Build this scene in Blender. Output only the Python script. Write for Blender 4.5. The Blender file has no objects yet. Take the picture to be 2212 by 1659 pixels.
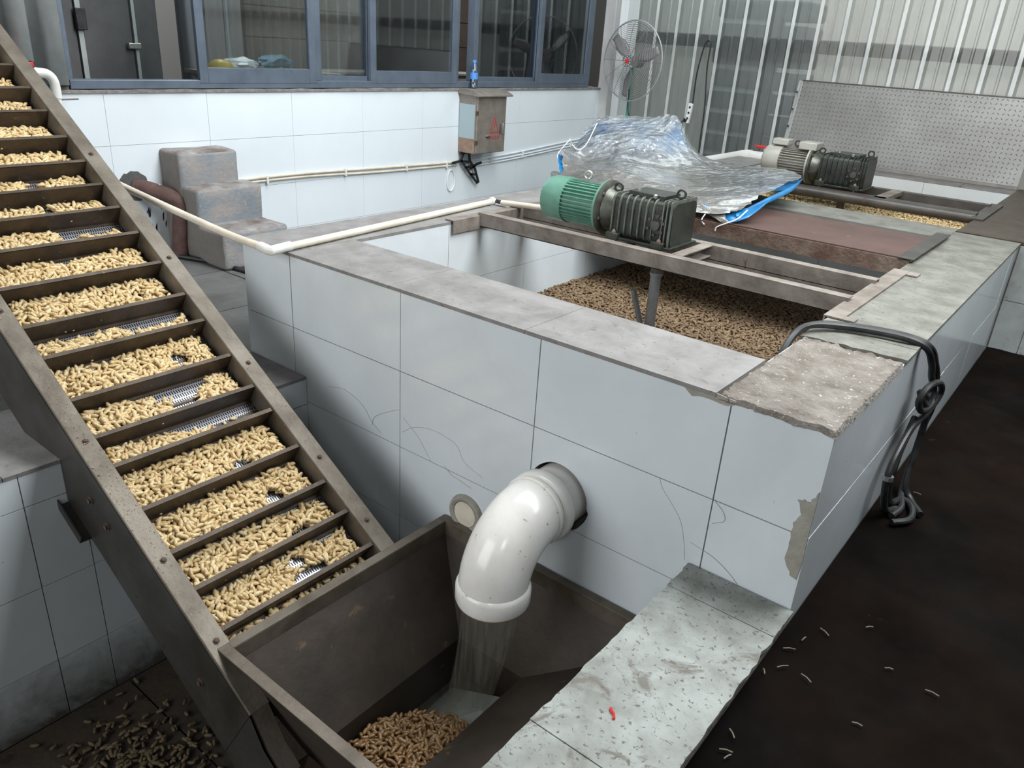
import bpy, bmesh, math, random
import numpy as np
from mathutils import Vector, Matrix, Euler
random.seed(7); RNG = np.random.default_rng(11)
PI = math.pi
SC = bpy.context.scene
COL = SC.collection

# ------------------------------------------------------------------ camera, world, lights, exposure
cd = bpy.data.cameras.new('camera'); cam = bpy.data.objects.new('camera', cd); COL.objects.link(cam)
cam.location = (2.7204, -1.7554, 0.7827)
cam.rotation_euler = Euler((1.15408, -0.06179, 0.67392), 'XYZ')
cd.sensor_width = 36.0; cd.lens = 1677.7 / 2212 * 36; cd.clip_start = 0.02
SC.camera = cam
W = bpy.data.worlds.new('world'); SC.world = W; W.use_nodes = True
W.node_tree.nodes['Background'].inputs[0].default_value = (0.90, 0.96, 1.0, 1)
W.node_tree.nodes['Background'].inputs[1].default_value = 0.17
SC.view_settings.view_transform = 'Standard'; SC.view_settings.look = 'None'
SC.view_settings.exposure = 0.30; SC.view_settings.gamma = 1.0
SC.view_settings.use_curve_mapping = False

def area(name, loc, target, sx, sy, power, color):
    l = bpy.data.lights.new(name, 'AREA'); l.shape = 'RECTANGLE'; l.size = sx; l.size_y = sy
    l.energy = power; l.color = color
    o = bpy.data.objects.new(name, l); COL.objects.link(o); o.location = loc
    d = Vector(target) - Vector(loc); o.rotation_euler = d.to_track_quat('-Z', 'Y').to_euler()
    return o
area('doorway_daylight', (0.0, -4.6, 1.3), (0.3, 0.8, 0.2), 3.2, 2.8, 110, (0.96, 0.98, 1.0))
area('added_side_fill', (3.3, -3.1, 2.0), (2.2, 0.4, -0.2), 0.6, 0.8, 15, (0.90, 0.95, 1.0))  # unseen fill lamp, added so the right tank face brightens near the corner
area('roof_skylight', (1.15, 1.3, 3.6), (-1.6, 1.4, 0.0), 1.6, 6.4, 335, (0.94, 0.975, 1.0))
area('added_room_fill', (-3.0, 2.5, 2.4), (-3.0, 2.5, 0.0), 0.6, 2.0, 85, (0.95, 0.98, 1.0))  # unseen fill lamp, added to brighten the room behind the windows
area('yard_daylight', (1.5, 7.0, 3.9), (1.5, 6.0, 0.3), 8.0, 1.2, 260, (0.95, 0.98, 1.0))

sl_ = bpy.data.lights.new('added_corner_spot', 'SPOT'); sl_.energy = 80; sl_.spot_size = math.radians(10); sl_.spot_blend = .8; sl_.shadow_soft_size = .12; sl_.color = (.90, .94, 1.0)  # unseen spot, added to make the bright patch on the near tank corner
so_ = bpy.data.objects.new('added_corner_spot', sl_); COL.objects.link(so_); so_.location = (5.0, -1.9, 1.9)
so_.rotation_euler = (Vector((2.35, .36, -.06)) - Vector(so_.location)).to_track_quat('-Z', 'Y').to_euler()

# ------------------------------------------------------------------ material helpers
MATS = {}
def nmat(name):
    m = bpy.data.materials.new(name); m.use_nodes = True
    nt = m.node_tree; b = nt.nodes['Principled BSDF']; MATS[name] = m
    return m, nt, b
def N(nt, t, **kw):
    n = nt.nodes.new(t)
    for k, v in kw.items():
        if k in ('operation', 'blend_type', 'noise_dimensions', 'feature', 'data_type', 'wave_type', 'bands_direction', 'distance'): setattr(n, k, v)
        else: n.inputs[k].default_value = v
    return n
def ramp(nt, src, stops, mode='LINEAR'):
    r = nt.nodes.new('ShaderNodeValToRGB'); r.color_ramp.interpolation = mode
    el = r.color_ramp.elements
    while len(el) > 1: el.remove(el[-1])
    el[0].position = stops[0][0]; el[0].color = c4(stops[0][1])
    for p, c in stops[1:]:
        e = el.new(p); e.color = c4(c)
    nt.links.new(src, r.inputs[0]); return r.outputs[0]
def c4(c):
    if isinstance(c, (int, float)): return (c, c, c, 1)
    return (c[0], c[1], c[2], 1)
def coords(nt, scale=(1, 1, 1), obj=False):
    g = nt.nodes.new('ShaderNodeTexCoord') if obj else nt.nodes.new('ShaderNodeNewGeometry')
    mp = nt.nodes.new('ShaderNodeMapping'); mp.inputs['Scale'].default_value = scale
    nt.links.new(g.outputs['Object'] if obj else g.outputs['Position'], mp.inputs[0]); return mp.outputs[0]
def noise(nt, vec, scale, detail=6, rough=.55, dist=0.0):
    n = N(nt, 'ShaderNodeTexNoise', Scale=scale, Detail=detail, Roughness=rough, Distortion=dist)
    nt.links.new(vec, n.inputs['Vector']); return n.outputs[0]
def mix(nt, fac, a, b, bt='MIX'):
    m = nt.nodes.new('ShaderNodeMix'); m.data_type = 'RGBA'; m.blend_type = bt
    for s, v in ((0, fac), (6, a), (7, b)):
        if isinstance(v, bpy.types.NodeSocket): nt.links.new(v, m.inputs[s])
        else: m.inputs[s].default_value = v if s == 0 else c4(v)
    return m.outputs[2]
def bump(nt, b, h, strength=.3, dist=.01):
    n = nt.nodes.new('ShaderNodeBump'); n.inputs['Strength'].default_value = strength; n.inputs['Distance'].default_value = dist
    nt.links.new(h, n.inputs['Height']); nt.links.new(n.outputs[0], b.inputs['Normal'])
def basic(name, col, rough=.5, metal=0.0, var=None, vs=8.0, spots=None, bumpv=0.0, bs=60.0, coat=0.0, rv=None):
    """col base, var = second colour mixed by noise, spots = (colour, threshold, scale)"""
    m, nt, b = nmat(name)
    v = coords(nt); c = c4(col)
    b.inputs['Base Color'].default_value = c
    out = None
    if var is not None:
        f = ramp(nt, noise(nt, v, vs, 7, .62, .3), [(.36, 0), (.66, 1)])
        out = mix(nt, f, col, var)
    if spots is not None:
        sc, th, ss = spots
        f = ramp(nt, noise(nt, v, ss, 5, .6, .4), [(th, 0), (th + .05, 1)])
        out = mix(nt, f, out if out is not None else col, sc)
    if out is not None: nt.links.new(out, b.inputs['Base Color'])
    b.inputs['Roughness'].default_value = rough; b.inputs['Metallic'].default_value = metal
    if coat: b.inputs['Coat Weight'].default_value = coat; b.inputs['Coat Roughness'].default_value = .08
    if rv:
        rr = ramp(nt, noise(nt, v, vs * 1.7, 5), [(.35, rv[0]), (.65, rv[1])]); nt.links.new(rr, b.inputs['Roughness'])
    if bumpv: bump(nt, b, noise(nt, v, bs, 5, .6), bumpv)
    return m

def spots2(m, col, scale, th, wid=.08):
    nt = m.node_tree; b = nt.nodes['Principled BSDF']; src = b.inputs['Base Color'].links[0].from_socket
    f = ramp(nt, noise(nt, coords(nt), scale, 8, .68, 1.2), [(th, 0), (th + wid, .8)])
    nt.links.new(mix(nt, f, src, col), b.inputs['Base Color']); return m
def foot_tint(m, z0, z1, col):  # blends a colour in towards the bottom, edge broken by noise
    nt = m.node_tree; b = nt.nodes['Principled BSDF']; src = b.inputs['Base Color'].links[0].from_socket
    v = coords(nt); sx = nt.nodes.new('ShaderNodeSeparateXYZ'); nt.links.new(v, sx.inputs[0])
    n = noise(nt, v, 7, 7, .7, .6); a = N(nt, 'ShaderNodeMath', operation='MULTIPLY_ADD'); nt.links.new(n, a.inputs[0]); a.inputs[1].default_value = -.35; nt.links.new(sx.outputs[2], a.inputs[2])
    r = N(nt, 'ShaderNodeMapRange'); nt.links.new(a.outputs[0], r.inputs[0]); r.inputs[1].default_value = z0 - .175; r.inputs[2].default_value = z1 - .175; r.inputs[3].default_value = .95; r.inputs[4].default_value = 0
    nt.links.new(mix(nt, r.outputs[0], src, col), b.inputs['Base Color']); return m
M_tile = basic('white_glazed_tile', (.68, .73, .76), .16, 0, (.61, .655, .67), 2.2, ((.20, .19, .16), .715, 40), .02, 12)
M_tile2 = basic('white_wall_tile', (.76, .82, .85), .22, 0, (.71, .77, .80), 1.2, ((.40, .38, .34), .76, 30), .02, 10)
M_foot = foot_tint(basic('dark_foot_tile', (.66, .70, .72), .25, 0, (.58, .62, .63), 2.2, ((.15, .14, .11), .70, 40), .02, 12), -1.44, -1.20, (.075, .065, .048))  # lowest tile row, darker and browner towards the floor
M_tiled = basic('grubby_tile', (.36, .39, .38), .3, 0, (.22, .23, .21), 4, ((.06, .055, .04), .66, 40), .04, 20)
M_grout = basic('dark_grout', (.20, .19, .165), .9, 0, (.11, .10, .085), 14)
M_cope = basic('dusty_coping', (.265, .255, .245), .6, 0, (.175, .168, .158), 9, ((.15, .14, .125), .62, 48), .12, 60)
M_cope2 = basic('worn_green_coping', (.21, .21, .18), .55, 0, (.115, .112, .092), 9, ((.10, .09, .075), .60, 55), .12, 60)
M_ledge = basic('muddy_ledge', (.36, .385, .36), .6, 0, (.21, .215, .19), 9, ((.13, .12, .095), .59, 75), .4, 55)
spots2(M_ledge, (.12, .105, .08), 5.5, .56)
spots2(M_cope2, (.12, .11, .09), 7, .60)
spots2(M_cope, (.13, .125, .11), 8, .62)
M_mortar = basic('broken_mortar', (.27, .245, .215), .92, 0, (.14, .118, .095), 12, ((.48, .46, .43), .62, 80), 1.0, 75)
M_patch = basic('exposed_mortar', (.36, .345, .29), .9, 0, (.27, .25, .21), 14, None, .5, 60)
M_conc = basic('walkway_concrete', (.13, .13, .125), .75, 0, (.07, .07, .066), 3, ((.28, .27, .25), .68, 12), .3, 40)
M_dark = basic('dark_wet_floor', (.0035, .0028, .0025), .8, 0, (.010, .006, .004), 2.4, ((.03, .024, .017), .70, 9), .3, 30, rv=(.6, .95)); MATS['dark_wet_floor'].node_tree.nodes['Principled BSDF'].inputs['Specular IOR Level'].default_value = .03
M_pit = basic('pit_floor_stone', (.03, .022, .015), .8, 0, (.05, .036, .023), 4, ((.02, .016, .012), .6, 15), .5, 35)
M_rail = basic('grimy_steel', (.175, .150, .118), .5, .4, (.09, .072, .052), 7, ((.36, .29, .20), .70, 60), .15, 50)
M_side = basic('stained_side_steel', (.085, .08, .073), .4, .6, (.045, .04, .032), 4, ((.045, .035, .025), .66, 38), .1, 40)
M_flight = basic('brown_scale_steel', (.088, .064, .042), .5, .35, (.042, .03, .02), 10, ((.18, .12, .075), .67, 40), .25, 60)
M_shaft = basic('worn_shaft_steel', (.26, .27, .28), .35, .6, (.14, .14, .14), 9)
M_hop = basic('hopper_steel', (.060, .046, .035), .6, .25, (.032, .024, .018), 5, ((.11, .075, .04), .66, 14), .15, 40)
M_pvc = basic('aged_pvc', (.80, .785, .75), .22, 0, (.68, .65, .60), 5, ((.30, .26, .21), .67, 40), .04, 20, coat=.15)
M_cpvc = basic('cream_pvc', (.72, .66, .55), .4, 0, (.58, .52, .42), 9)
M_wpvc = basic('white_pvc', (.78, .78, .74), .3, 0, (.66, .65, .60), 6)
M_beam = basic('dusty_rust_beam', (.26, .23, .20), .7, .1, (.13, .105, .085), 9, ((.10, .05, .03), .67, 25), .2, 50)
M_rust = basic('rusty_angle', (.10, .055, .038), .8, .1, (.20, .15, .115), 12, ((.07, .04, .03), .63, 40), .4, 60)
M_ply = basic('red_brown_board', (.105, .055, .045), .6, 0, (.07, .038, .03), 4, ((.26, .20, .17), .68, 12), .1, 40)
M_dbeam = basic('dark_steel_beam', (.055, .05, .045), .45, .4, (.10, .09, .08), 6, None, .1, 40)
M_blk = basic('black_rubber', (.007, .008, .008), .45, 0, (.03, .03, .03), 20)
M_green = basic('green_enamel', (.10, .255, .185), .35, .1, (.15, .31, .24), 10, ((.26, .24, .19), .70, 25), .05, 40)
M_cast = basic('oily_green_casting', (.045, .052, .042), .42, .35, (.022, .023, .02), 9, ((.13, .14, .115), .68, 30), .2, 60)
M_castL = basic('pale_rib_edge', (.17, .19, .16), .45, .3, (.09, .10, .08), 18)
M_bell = basic('motor_flange_metal', (.14, .145, .12), .38, .5, (.06, .058, .048), 10, None, .1, 50)
M_grym = basic('grey_motor_paint', (.30, .29, .25), .45, .2, (.17, .16, .13), 10, None, .1, 40)
M_grym2 = basic('pale_motor_cover', (.44, .43, .38), .45, .2, (.34, .32, .27), 6)
M_bolt = basic('bolt_steel', (.42, .42, .40), .35, .8)
M_bolt2 = basic('rusty_bolt', (.085, .055, .04), .7, .3)
M_galv = basic('galvanised_sheet', (.46, .49, .49), .38, .25, (.34, .37, .37), 5, ((.44, .46, .45), .66, 9), .05, 20)
M_pur = basic('weathered_purlin', (.06, .07, .062), .8, 0, (.03, .036, .03), 9)
M_plate = basic('tread_plate_steel', (.30, .30, .285), .38, .6, (.235, .23, .215), 3, None, .05, 60)
M_plEdge = basic('bright_plate_edge', (.75, .75, .73), .25, .9)
M_frame = basic('slate_blue_aluminium', (.125, .155, .195), .4, .2, (.095, .12, .155), 8, None, .03, 50)
M_sill = basic('rough_sill_cement', (.30, .285, .27), .9, 0, (.17, .16, .15), 20, ((.62, .62, .60), .66, 22), .5, 70)
M_pil = basic('painted_pilaster', (.50, .50, .49), .7, 0, (.40, .40, .40), 4)
M_pilW = basic('white_pilaster_edge', (.72, .75, .76), .6, 0)
M_step = basic('step_grey_paint', (.19, .225, .25), .6, 0, (.31, .28, .26), 6, ((.34, .29, .26), .62, 28), .5, 35)
M_stepT = basic('step_worn_tread', (.33, .32, .31), .8, 0, (.13, .095, .08), 7, None, .4, 40)
M_stepS = basic('step_bare_render', (.24, .22, .20), .85, 0, (.20, .175, .155), 6, ((.15, .20, .22), .65, 9), .4, 30)
M_brn = basic('rust_brown_lagging', (.075, .038, .032), .75, 0, (.11, .06, .05), 18, None, .4, 60)
M_box = basic('dusty_cabinet_steel', (.33, .29, .25), .38, .45, (.24, .21, .18), 14, ((.15, .12, .10), .68, 60), .05, 60)
M_boxS = basic('bluish_cabinet_film', (.36, .44, .47), .4, .1)
M_boxR = basic('peeled_rusty_steel', (.36, .25, .18), .6, .2, (.24, .15, .11), 30)
M_red = basic('sign_red', (.42, .045, .05), .5)
M_redp = basic('valve_red', (.62, .03, .03), .35)
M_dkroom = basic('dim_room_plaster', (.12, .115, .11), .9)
M_loc = basic('grey_locker_steel', (.105, .105, .105), .5, .3, (.075, .075, .078), 5)
M_duct = basic('steel_duct', (.26, .28, .30), .35, .7)
M_brownp = basic('brown_wood_panel', (.105, .075, .058), .6, 0, (.065, .045, .036), 5)
M_bench = basic('bench_timber', (.33, .30, .27), .7, 0, (.24, .21, .19), 12)
M_yel = basic('hard_hat_yellow', (.62, .42, .05), .35)
M_blue = basic('tarp_blue', (.01, .20, .46), .35, 0, (.005, .13, .34), 8)
M_lblue = basic('label_blue', (.08, .28, .72), .4)
M_teal = basic('teal_sack', (.04, .14, .20), .6)
M_orange = basic('rust_orange', (.50, .14, .06), .6)
M_amber = basic('hanging_amber_straps', (.42, .20, .05), .6)
M_dkg = basic('fan_wire_grey', (.22, .21, .21), .4, .5)
M_dkb = basic('fan_blade_dark', (.30, .29, .285), .4, .3)
M_pole = basic('green_fan_pole', (.05, .30, .20), .5)
M_wplas = basic('white_plastic', (.80, .82, .82), .35)
M_straw = basic('pale_straw', (.20, .175, .13), .8)
M_crumb = basic('shell_crumbs', (.42, .32, .20), .9)
M_crack = basic('hairline_crack', (.36, .35, .31), .9)
M_lgrout = basic('pale_grout', (.48, .49, .48), .8)
M_stackd = basic('yard_sacks', (.05, .055, .055), .9)
M_stackl = basic('yard_sack_band', (.5, .56, .6), .9)
M_yard = basic('yard_ground', (.22, .21, .19), .9)
M_beigew = basic('yard_wall', (.62, .61, .56), .9)

def peanut_mat(name, a, b_, c, rough, coat=0):
    m, nt, b = nmat(name)
    g = nt.nodes.new('ShaderNodeNewGeometry'); oi = nt.nodes.new('ShaderNodeObjectInfo')
    ad = N(nt, 'ShaderNodeMath', operation='ADD'); nt.links.new(g.outputs['Random Per Island'], ad.inputs[0]); nt.links.new(oi.outputs['Random'], ad.inputs[1])
    fr = N(nt, 'ShaderNodeMath', operation='FRACT'); nt.links.new(ad.outputs[0], fr.inputs[0])
    base = ramp(nt, fr.outputs[0], [(0, a), (.55, b_), (1, c)])
    v = coords(nt); n = noise(nt, v, 260, 3, .6)
    o = mix(nt, ramp(nt, n, [(.40, 0), (.62, 1)]), base, tuple(x * .55 for x in b_)); nt.links.new(mix(nt, .55, base, o), b.inputs['Base Color'])
    b.inputs['Roughness'].default_value = rough
    if coat: b.inputs['Coat Weight'].default_value = coat
    bump(nt, b, n, .5, .002); return m
M_pn = peanut_mat('cream_peanut_shell', (.62, .44, .20), (.74, .55, .28), (.82, .66, .38), .5, .15)
M_pnw = peanut_mat('brown_peanut_shell', (.13, .08, .04), (.20, .13, .07), (.27, .19, .105), .7)
M_pnh = peanut_mat('wet_peanut_shell', (.19, .10, .038), (.27, .15, .06), (.34, .205, .09), .35, .2)
M_pnf = peanut_mat('floor_peanut_shell', (.09, .065, .035), (.13, .09, .045), (.17, .12, .06), .7)
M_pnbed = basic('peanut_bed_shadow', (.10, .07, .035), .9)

def slotted():
    m, nt, b = nmat('perforated_stainless')
    tc = nt.nodes.new('ShaderNodeTexCoord'); mp = nt.nodes.new('ShaderNodeMapping')
    nt.links.new(tc.outputs['Object'], mp.inputs[0])
    bt = nt.nodes.new('ShaderNodeTexBrick'); nt.links.new(mp.outputs[0], bt.inputs['Vector'])
    mp.inputs['Rotation'].default_value = (0, 0, PI / 2)
    bt.offset = .5
    for k, v in (('Scale', 1.0), ('Brick Width', .0085), ('Row Height', .022), ('Mortar Size', .0021), ('Mortar Smooth', .05)): bt.inputs[k].default_value = v
    bt.inputs['Color1'].default_value = (.02, .02, .02, 1); bt.inputs['Color2'].default_value = (.02, .02, .02, 1); bt.inputs['Mortar'].default_value = (.40, .40, .43, 1)
    nt.links.new(bt.outputs['Color'], b.inputs['Base Color'])
    b.inputs['Metallic'].default_value = .7; b.inputs['Roughness'].default_value = .35
    return m
M_slot = slotted()

def glass(name, col=(1, 1, 1), rough=0.0, ior=1.45, alpha=None):
    m, nt, b = nmat(name)
    b.inputs['Base Color'].default_value = c4(col); b.inputs['Roughness'].default_value = rough
    b.inputs['IOR'].default_value = ior
    if alpha is None: b.inputs['Transmission Weight'].default_value = 1.0
    else:
        out = nt.nodes['Material Output']; tr = nt.nodes.new('ShaderNodeBsdfTransparent'); mx = nt.nodes.new('ShaderNodeMixShader')
        gl = nt.nodes.new('ShaderNodeBsdfGlossy'); gl.inputs['Roughness'].default_value = rough; gl.inputs['Color'].default_value = (.9, .95, 1, 1)
        fr = nt.nodes.new('ShaderNodeFresnel'); fr.inputs[0].default_value = ior
        tr.inputs[0].default_value = c4(col)
        mm = N(nt, 'ShaderNodeMath', operation='MULTIPLY_ADD'); nt.links.new(fr.outputs[0], mm.inputs[0]); mm.inputs[1].default_value = .9; mm.inputs[2].default_value = alpha
        nt.links.new(mm.outputs[0], mx.inputs[0]); nt.links.new(tr.outputs[0], mx.inputs[1]); nt.links.new(gl.outputs[0], mx.inputs[2]); nt.links.new(mx.outputs[0], out.inputs[0])
    return m
M_glass = glass('window_glass', (.85, .9, .9), .03, 1.5, .12)
M_bottle = glass('clear_bottle_plastic', (.85, .93, 1.0), .08, 1.4, .12)

def water():
    m, nt, b = nmat('falling_water')
    out = nt.nodes['Material Output']; tr = nt.nodes.new('ShaderNodeBsdfTransparent'); mx = nt.nodes.new('ShaderNodeMixShader')
    tr.inputs[0].default_value = (.93, .93, .88, 1); b.inputs['Base Color'].default_value = (.34, .33, .28, 1); b.inputs['Roughness'].default_value = .1
    v = coords(nt, (60, 60, 3)); f = ramp(nt, noise(nt, v, 1.0, 4), [(.35, .05), (.75, .26)])
    nt.links.new(f, mx.inputs[0]); nt.links.new(tr.outputs[0], mx.inputs[1]); nt.links.new(b.outputs[0], mx.inputs[2]); nt.links.new(mx.outputs[0], out.inputs[0])
    return m
M_water = water()

def sheet_mat(name, diff, trans, tw, clear):
    m, nt, b = nmat(name); out = nt.nodes['Material Output']
    v = coords(nt, (1, 1, .25)); st = ramp(nt, noise(nt, v, 16, 6, .65), [(.3, tuple(x * .55 for x in diff)), (.7, diff)])
    d = nt.nodes.new('ShaderNodeBsdfDiffuse'); t = nt.nodes.new('ShaderNodeBsdfTranslucent'); g = nt.nodes.new('ShaderNodeBsdfGlossy')
    tr = nt.nodes.new('ShaderNodeBsdfTransparent'); tr.inputs[0].default_value = (.8, .86, .84, 1)
    nt.links.new(st, d.inputs[0]); t.inputs[0].default_value = c4(trans); g.inputs['Roughness'].default_value = .28; g.inputs[0].default_value = (.7, .7, .7, 1)
    m1 = nt.nodes.new('ShaderNodeMixShader'); m1.inputs[0].default_value = tw
    m2 = nt.nodes.new('ShaderNodeMixShader'); m2.inputs[0].default_value = .16
    m3 = nt.nodes.new('ShaderNodeMixShader'); m3.inputs[0].default_value = clear
    nt.links.new(d.outputs[0], m1.inputs[1]); nt.links.new(t.outputs[0], m1.inputs[2])
    nt.links.new(m1.outputs[0], m2.inputs[1]); nt.links.new(g.outputs[0], m2.inputs[2])
    nt.links.new(m2.outputs[0], m3.inputs[1]); nt.links.new(tr.outputs[0], m3.inputs[2]); nt.links.new(m3.outputs[0], out.inputs[0])
    return m
M_fibre = sheet_mat('cloudy_corrugated_plastic', (.27, .29, .275), (.45, .50, .48), .45, .40)
M_fibre2 = sheet_mat('beige_corrugated_plastic', (.50, .49, .45), (.75, .74, .68), .35, .42)
M_rib = sheet_mat('bright_sheet_rib', (.85, .90, .88), (.85, .9, .87), .30, .03)

def plastic_sheet():
    m, nt, b = nmat('crumpled_clear_plastic'); out = nt.nodes['Material Output']
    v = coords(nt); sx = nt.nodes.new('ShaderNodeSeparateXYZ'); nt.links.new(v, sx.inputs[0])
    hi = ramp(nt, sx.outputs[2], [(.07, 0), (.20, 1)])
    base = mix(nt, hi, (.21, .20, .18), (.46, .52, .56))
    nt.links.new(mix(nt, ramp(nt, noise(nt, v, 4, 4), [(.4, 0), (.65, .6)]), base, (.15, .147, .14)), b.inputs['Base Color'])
    b.inputs['Roughness'].default_value = .17; b.inputs['Specular IOR Level'].default_value = 1.0
    b.inputs['Coat Weight'].default_value = .8; b.inputs['Coat Roughness'].default_value = .06
    tr = nt.nodes.new('ShaderNodeBsdfTransparent'); mx = nt.nodes.new('ShaderNodeMixShader')
    f1 = ramp(nt, noise(nt, v, 3.2, 5, .6, .6), [(.33, .30), (.60, .92)])
    fm_ = nt.nodes.new('ShaderNodeMix'); nt.links.new(hi, fm_.inputs[0]); fm_.inputs[2].default_value = .97; nt.links.new(f1, fm_.inputs[3])
    nt.links.new(fm_.outputs[0], mx.inputs[0]); nt.links.new(tr.outputs[0], mx.inputs[1]); nt.links.new(b.outputs[0], mx.inputs[2]); nt.links.new(mx.outputs[0], out.inputs[0])
    wv = nt.nodes.new('ShaderNodeTexNoise'); wv.inputs['Scale'].default_value = 9; nt.links.new(v, wv.inputs['Vector'])
    av = nt.nodes.new('ShaderNodeVectorMath'); av.operation = 'MULTIPLY_ADD'; nt.links.new(wv.outputs['Color'], av.inputs[0]); av.inputs[1].default_value = (.09, .09, .09); nt.links.new(v, av.inputs[2])
    vo = nt.nodes.new('ShaderNodeTexVoronoi'); vo.feature = 'F1'; vo.inputs['Scale'].default_value = 17; nt.links.new(av.outputs[0], vo.inputs['Vector'])
    hm = N(nt, 'ShaderNodeMath', operation='MULTIPLY'); nt.links.new(vo.outputs['Distance'], hm.inputs[0])
    ma = N(nt, 'ShaderNodeMath', operation='MULTIPLY_ADD'); nt.links.new(hi, ma.inputs[0]); ma.inputs[1].default_value = .75; ma.inputs[2].default_value = .22
    nt.links.new(ma.outputs[0], hm.inputs[1])
    bump(nt, b, hm.outputs[0], .8, .05); return m
M_plastic = plastic_sheet()

# ------------------------------------------------------------------ geometry builder
class G:
    def __init__(s): s.v = []; s.f = []; s.mi = []; s.m = 0
    def add(s, vs, fs):
        k = len(s.v); s.v += [tuple(p) for p in vs]; s.f += [tuple(i + k for i in f) for f in fs]; s.mi += [s.m] * len(fs); return s
    def box(s, x0, x1, y0, y1, z0, z1, T=None):
        vs = [Vector((x, y, z)) for x in (x0, x1) for y in (y0, y1) for z in (z0, z1)]
        if T is not None: vs = [T @ p for p in vs]
        return s.add(vs, [(0, 1, 3, 2), (4, 6, 7, 5), (0, 4, 5, 1), (2, 3, 7, 6), (0, 2, 6, 4), (1, 5, 7, 3)])
    def prism(s, pts, d, T=None):
        """closed polygon pts (3D) extruded by vector d"""
        n = len(pts); a = [Vector(p) for p in pts]; vs = a + [p + Vector(d) for p in a]
        if T is not None: vs = [T @ p for p in vs]
        return s.add(vs, [tuple(range(n))[::-1], tuple(range(n, 2 * n))] + [(i, (i + 1) % n, (i + 1) % n + n, i + n) for i in range(n)])
    def tube(s, path, r, seg=10, caps=True, closed=False, T=None):
        P = [Vector(p) for p in path]; n = len(P); R = r if isinstance(r, (list, tuple)) else [r] * n
        vs = []; up = None
        for i in range(n):
            if closed: t = (P[(i + 1) % n] - P[i - 1])
            else:
                t = P[min(i + 1, n - 1)] - P[max(i - 1, 0)]
            if t.length < 1e-9: t = Vector((0, 0, 1))
            t.normalize()
            if up is None:
                up = Vector((0, 0, 1)) if abs(t.z) < .9 else Vector((1, 0, 0))
            up = (up - t * up.dot(t))
            if up.length < 1e-6: up = t.orthogonal()
            up.normalize(); sd = t.cross(up)
            for k in range(seg):
                a = 2 * PI * k / seg; vs.append(P[i] + (up * math.cos(a) + sd * math.sin(a)) * R[i])
        fs = []
        for i in range(n if closed else n - 1):
            j = (i + 1) % n
            for k in range(seg):
                l = (k + 1) % seg; fs.append((i * seg + k, i * seg + l, j * seg + l, j * seg + k))
        if caps and not closed: fs += [tuple(range(seg)), tuple(range((n - 1) * seg, n * seg))[::-1]]
        if T is not None: vs = [T @ p for p in vs]
        return s.add(vs, fs)
    def cyl(s, a, b, r, seg=16, T=None): return s.tube([a, b], r, seg, T=T)
    def lathe(s, prof, o, ax, seg=32, T=None):
        """prof = [(distance along axis, radius)]"""
        o = Vector(o); ax = Vector(ax).normalized()
        return s.tube([o + ax * d + ax * (i * 1e-6) for i, (d, r) in enumerate(prof)], [max(r, 1e-4) for d, r in prof], seg, T=T)
    def grid(s, P):
        n = len(P); m = len(P[0]); vs = [p for r in P for p in r]
        return s.add(vs, [(i * m + j, i * m + j + 1, (i + 1) * m + j + 1, (i + 1) * m + j) for i in range(n - 1) for j in range(m - 1)])
ORG = {}
def org(p): return ORG[p] if p is not None else Vector((0, 0, 0))
def mesh_of(g, name, mat, origin, ang=35):
    me = bpy.data.meshes.new(name)
    me.from_pydata([tuple(Vector(v) - origin) for v in g.v], [], g.f)
    bm = bmesh.new(); bm.from_mesh(me); bmesh.ops.recalc_face_normals(bm, faces=bm.faces); bm.to_mesh(me); bm.free()
    for m in (mat if isinstance(mat, list) else [mat]): me.materials.append(m)
    if isinstance(mat, list): me.polygons.foreach_set('material_index', g.mi)
    if ang:
        me.polygons.foreach_set('use_smooth', [True] * len(me.polygons)); me.set_sharp_from_angle(angle=math.radians(ang))
    return me
def build(g, name, mat, parent=None, origin=None, bevel=0, ang=35, solid=0):
    po = org(parent)
    o_ = Vector(origin) if origin is not None else (po.copy() if parent is not None else None)
    if o_ is None:
        a = np.array(g.v); o_ = Vector((float((a[:, 0].min() + a[:, 0].max()) / 2), float((a[:, 1].min() + a[:, 1].max()) / 2), float(a[:, 2].min())))
    me = mesh_of(g, name, mat, o_, ang)
    o = bpy.data.objects.new(name, me); COL.objects.link(o); ORG[o] = o_
    if parent is not None: o.parent = parent; o.location = o_ - po
    else: o.location = o_
    if solid:
        md = o.modifiers.new('solid', 'SOLIDIFY'); md.thickness = solid; md.offset = -1
    if bevel:
        md = o.modifiers.new('bevel', 'BEVEL'); md.width = bevel; md.segments = 2; md.limit_method = 'ANGLE'
    return o
def empty(name, loc):
    o = bpy.data.objects.new(name, None); COL.objects.link(o); o.location = loc; ORG[o] = Vector(loc); o.empty_display_size = .1; return o
def tag(o, label=None, cat=None, group=None, kind=None):
    if label: o['label'] = label
    if cat: o['category'] = cat
    if group: o['group'] = group
    if kind: o['kind'] = kind
    return o
def arc(c, u, v, r, a0, a1, n):
    c, u, v = Vector(c), Vector(u), Vector(v)
    return [c + u * (r * math.cos(a0 + (a1 - a0) * i / n)) + v * (r * math.sin(a0 + (a1 - a0) * i / n)) for i in range(n + 1)]
def spline(pts, n=8):
    P = [Vector(p) for p in pts]; P = [P[0] * 2 - P[1]] + P + [P[-1] * 2 - P[-2]]; out = []
    for i in range(1, len(P) - 2):
        for k in range(n):
            t = k / n; a, b, c, d = P[i - 1], P[i], P[i + 1], P[i + 2]
            out.append(.5 * ((2 * b) + (c - a) * t + (2 * a - 5 * b + 4 * c - d) * t * t + (3 * b - a - 3 * c + d) * t ** 3))
    out.append(P[-2]); return out
def hnoise(x, y, z=0):
    from mathutils import noise as mn
    return mn.noise(Vector((x, y, z)))
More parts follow.
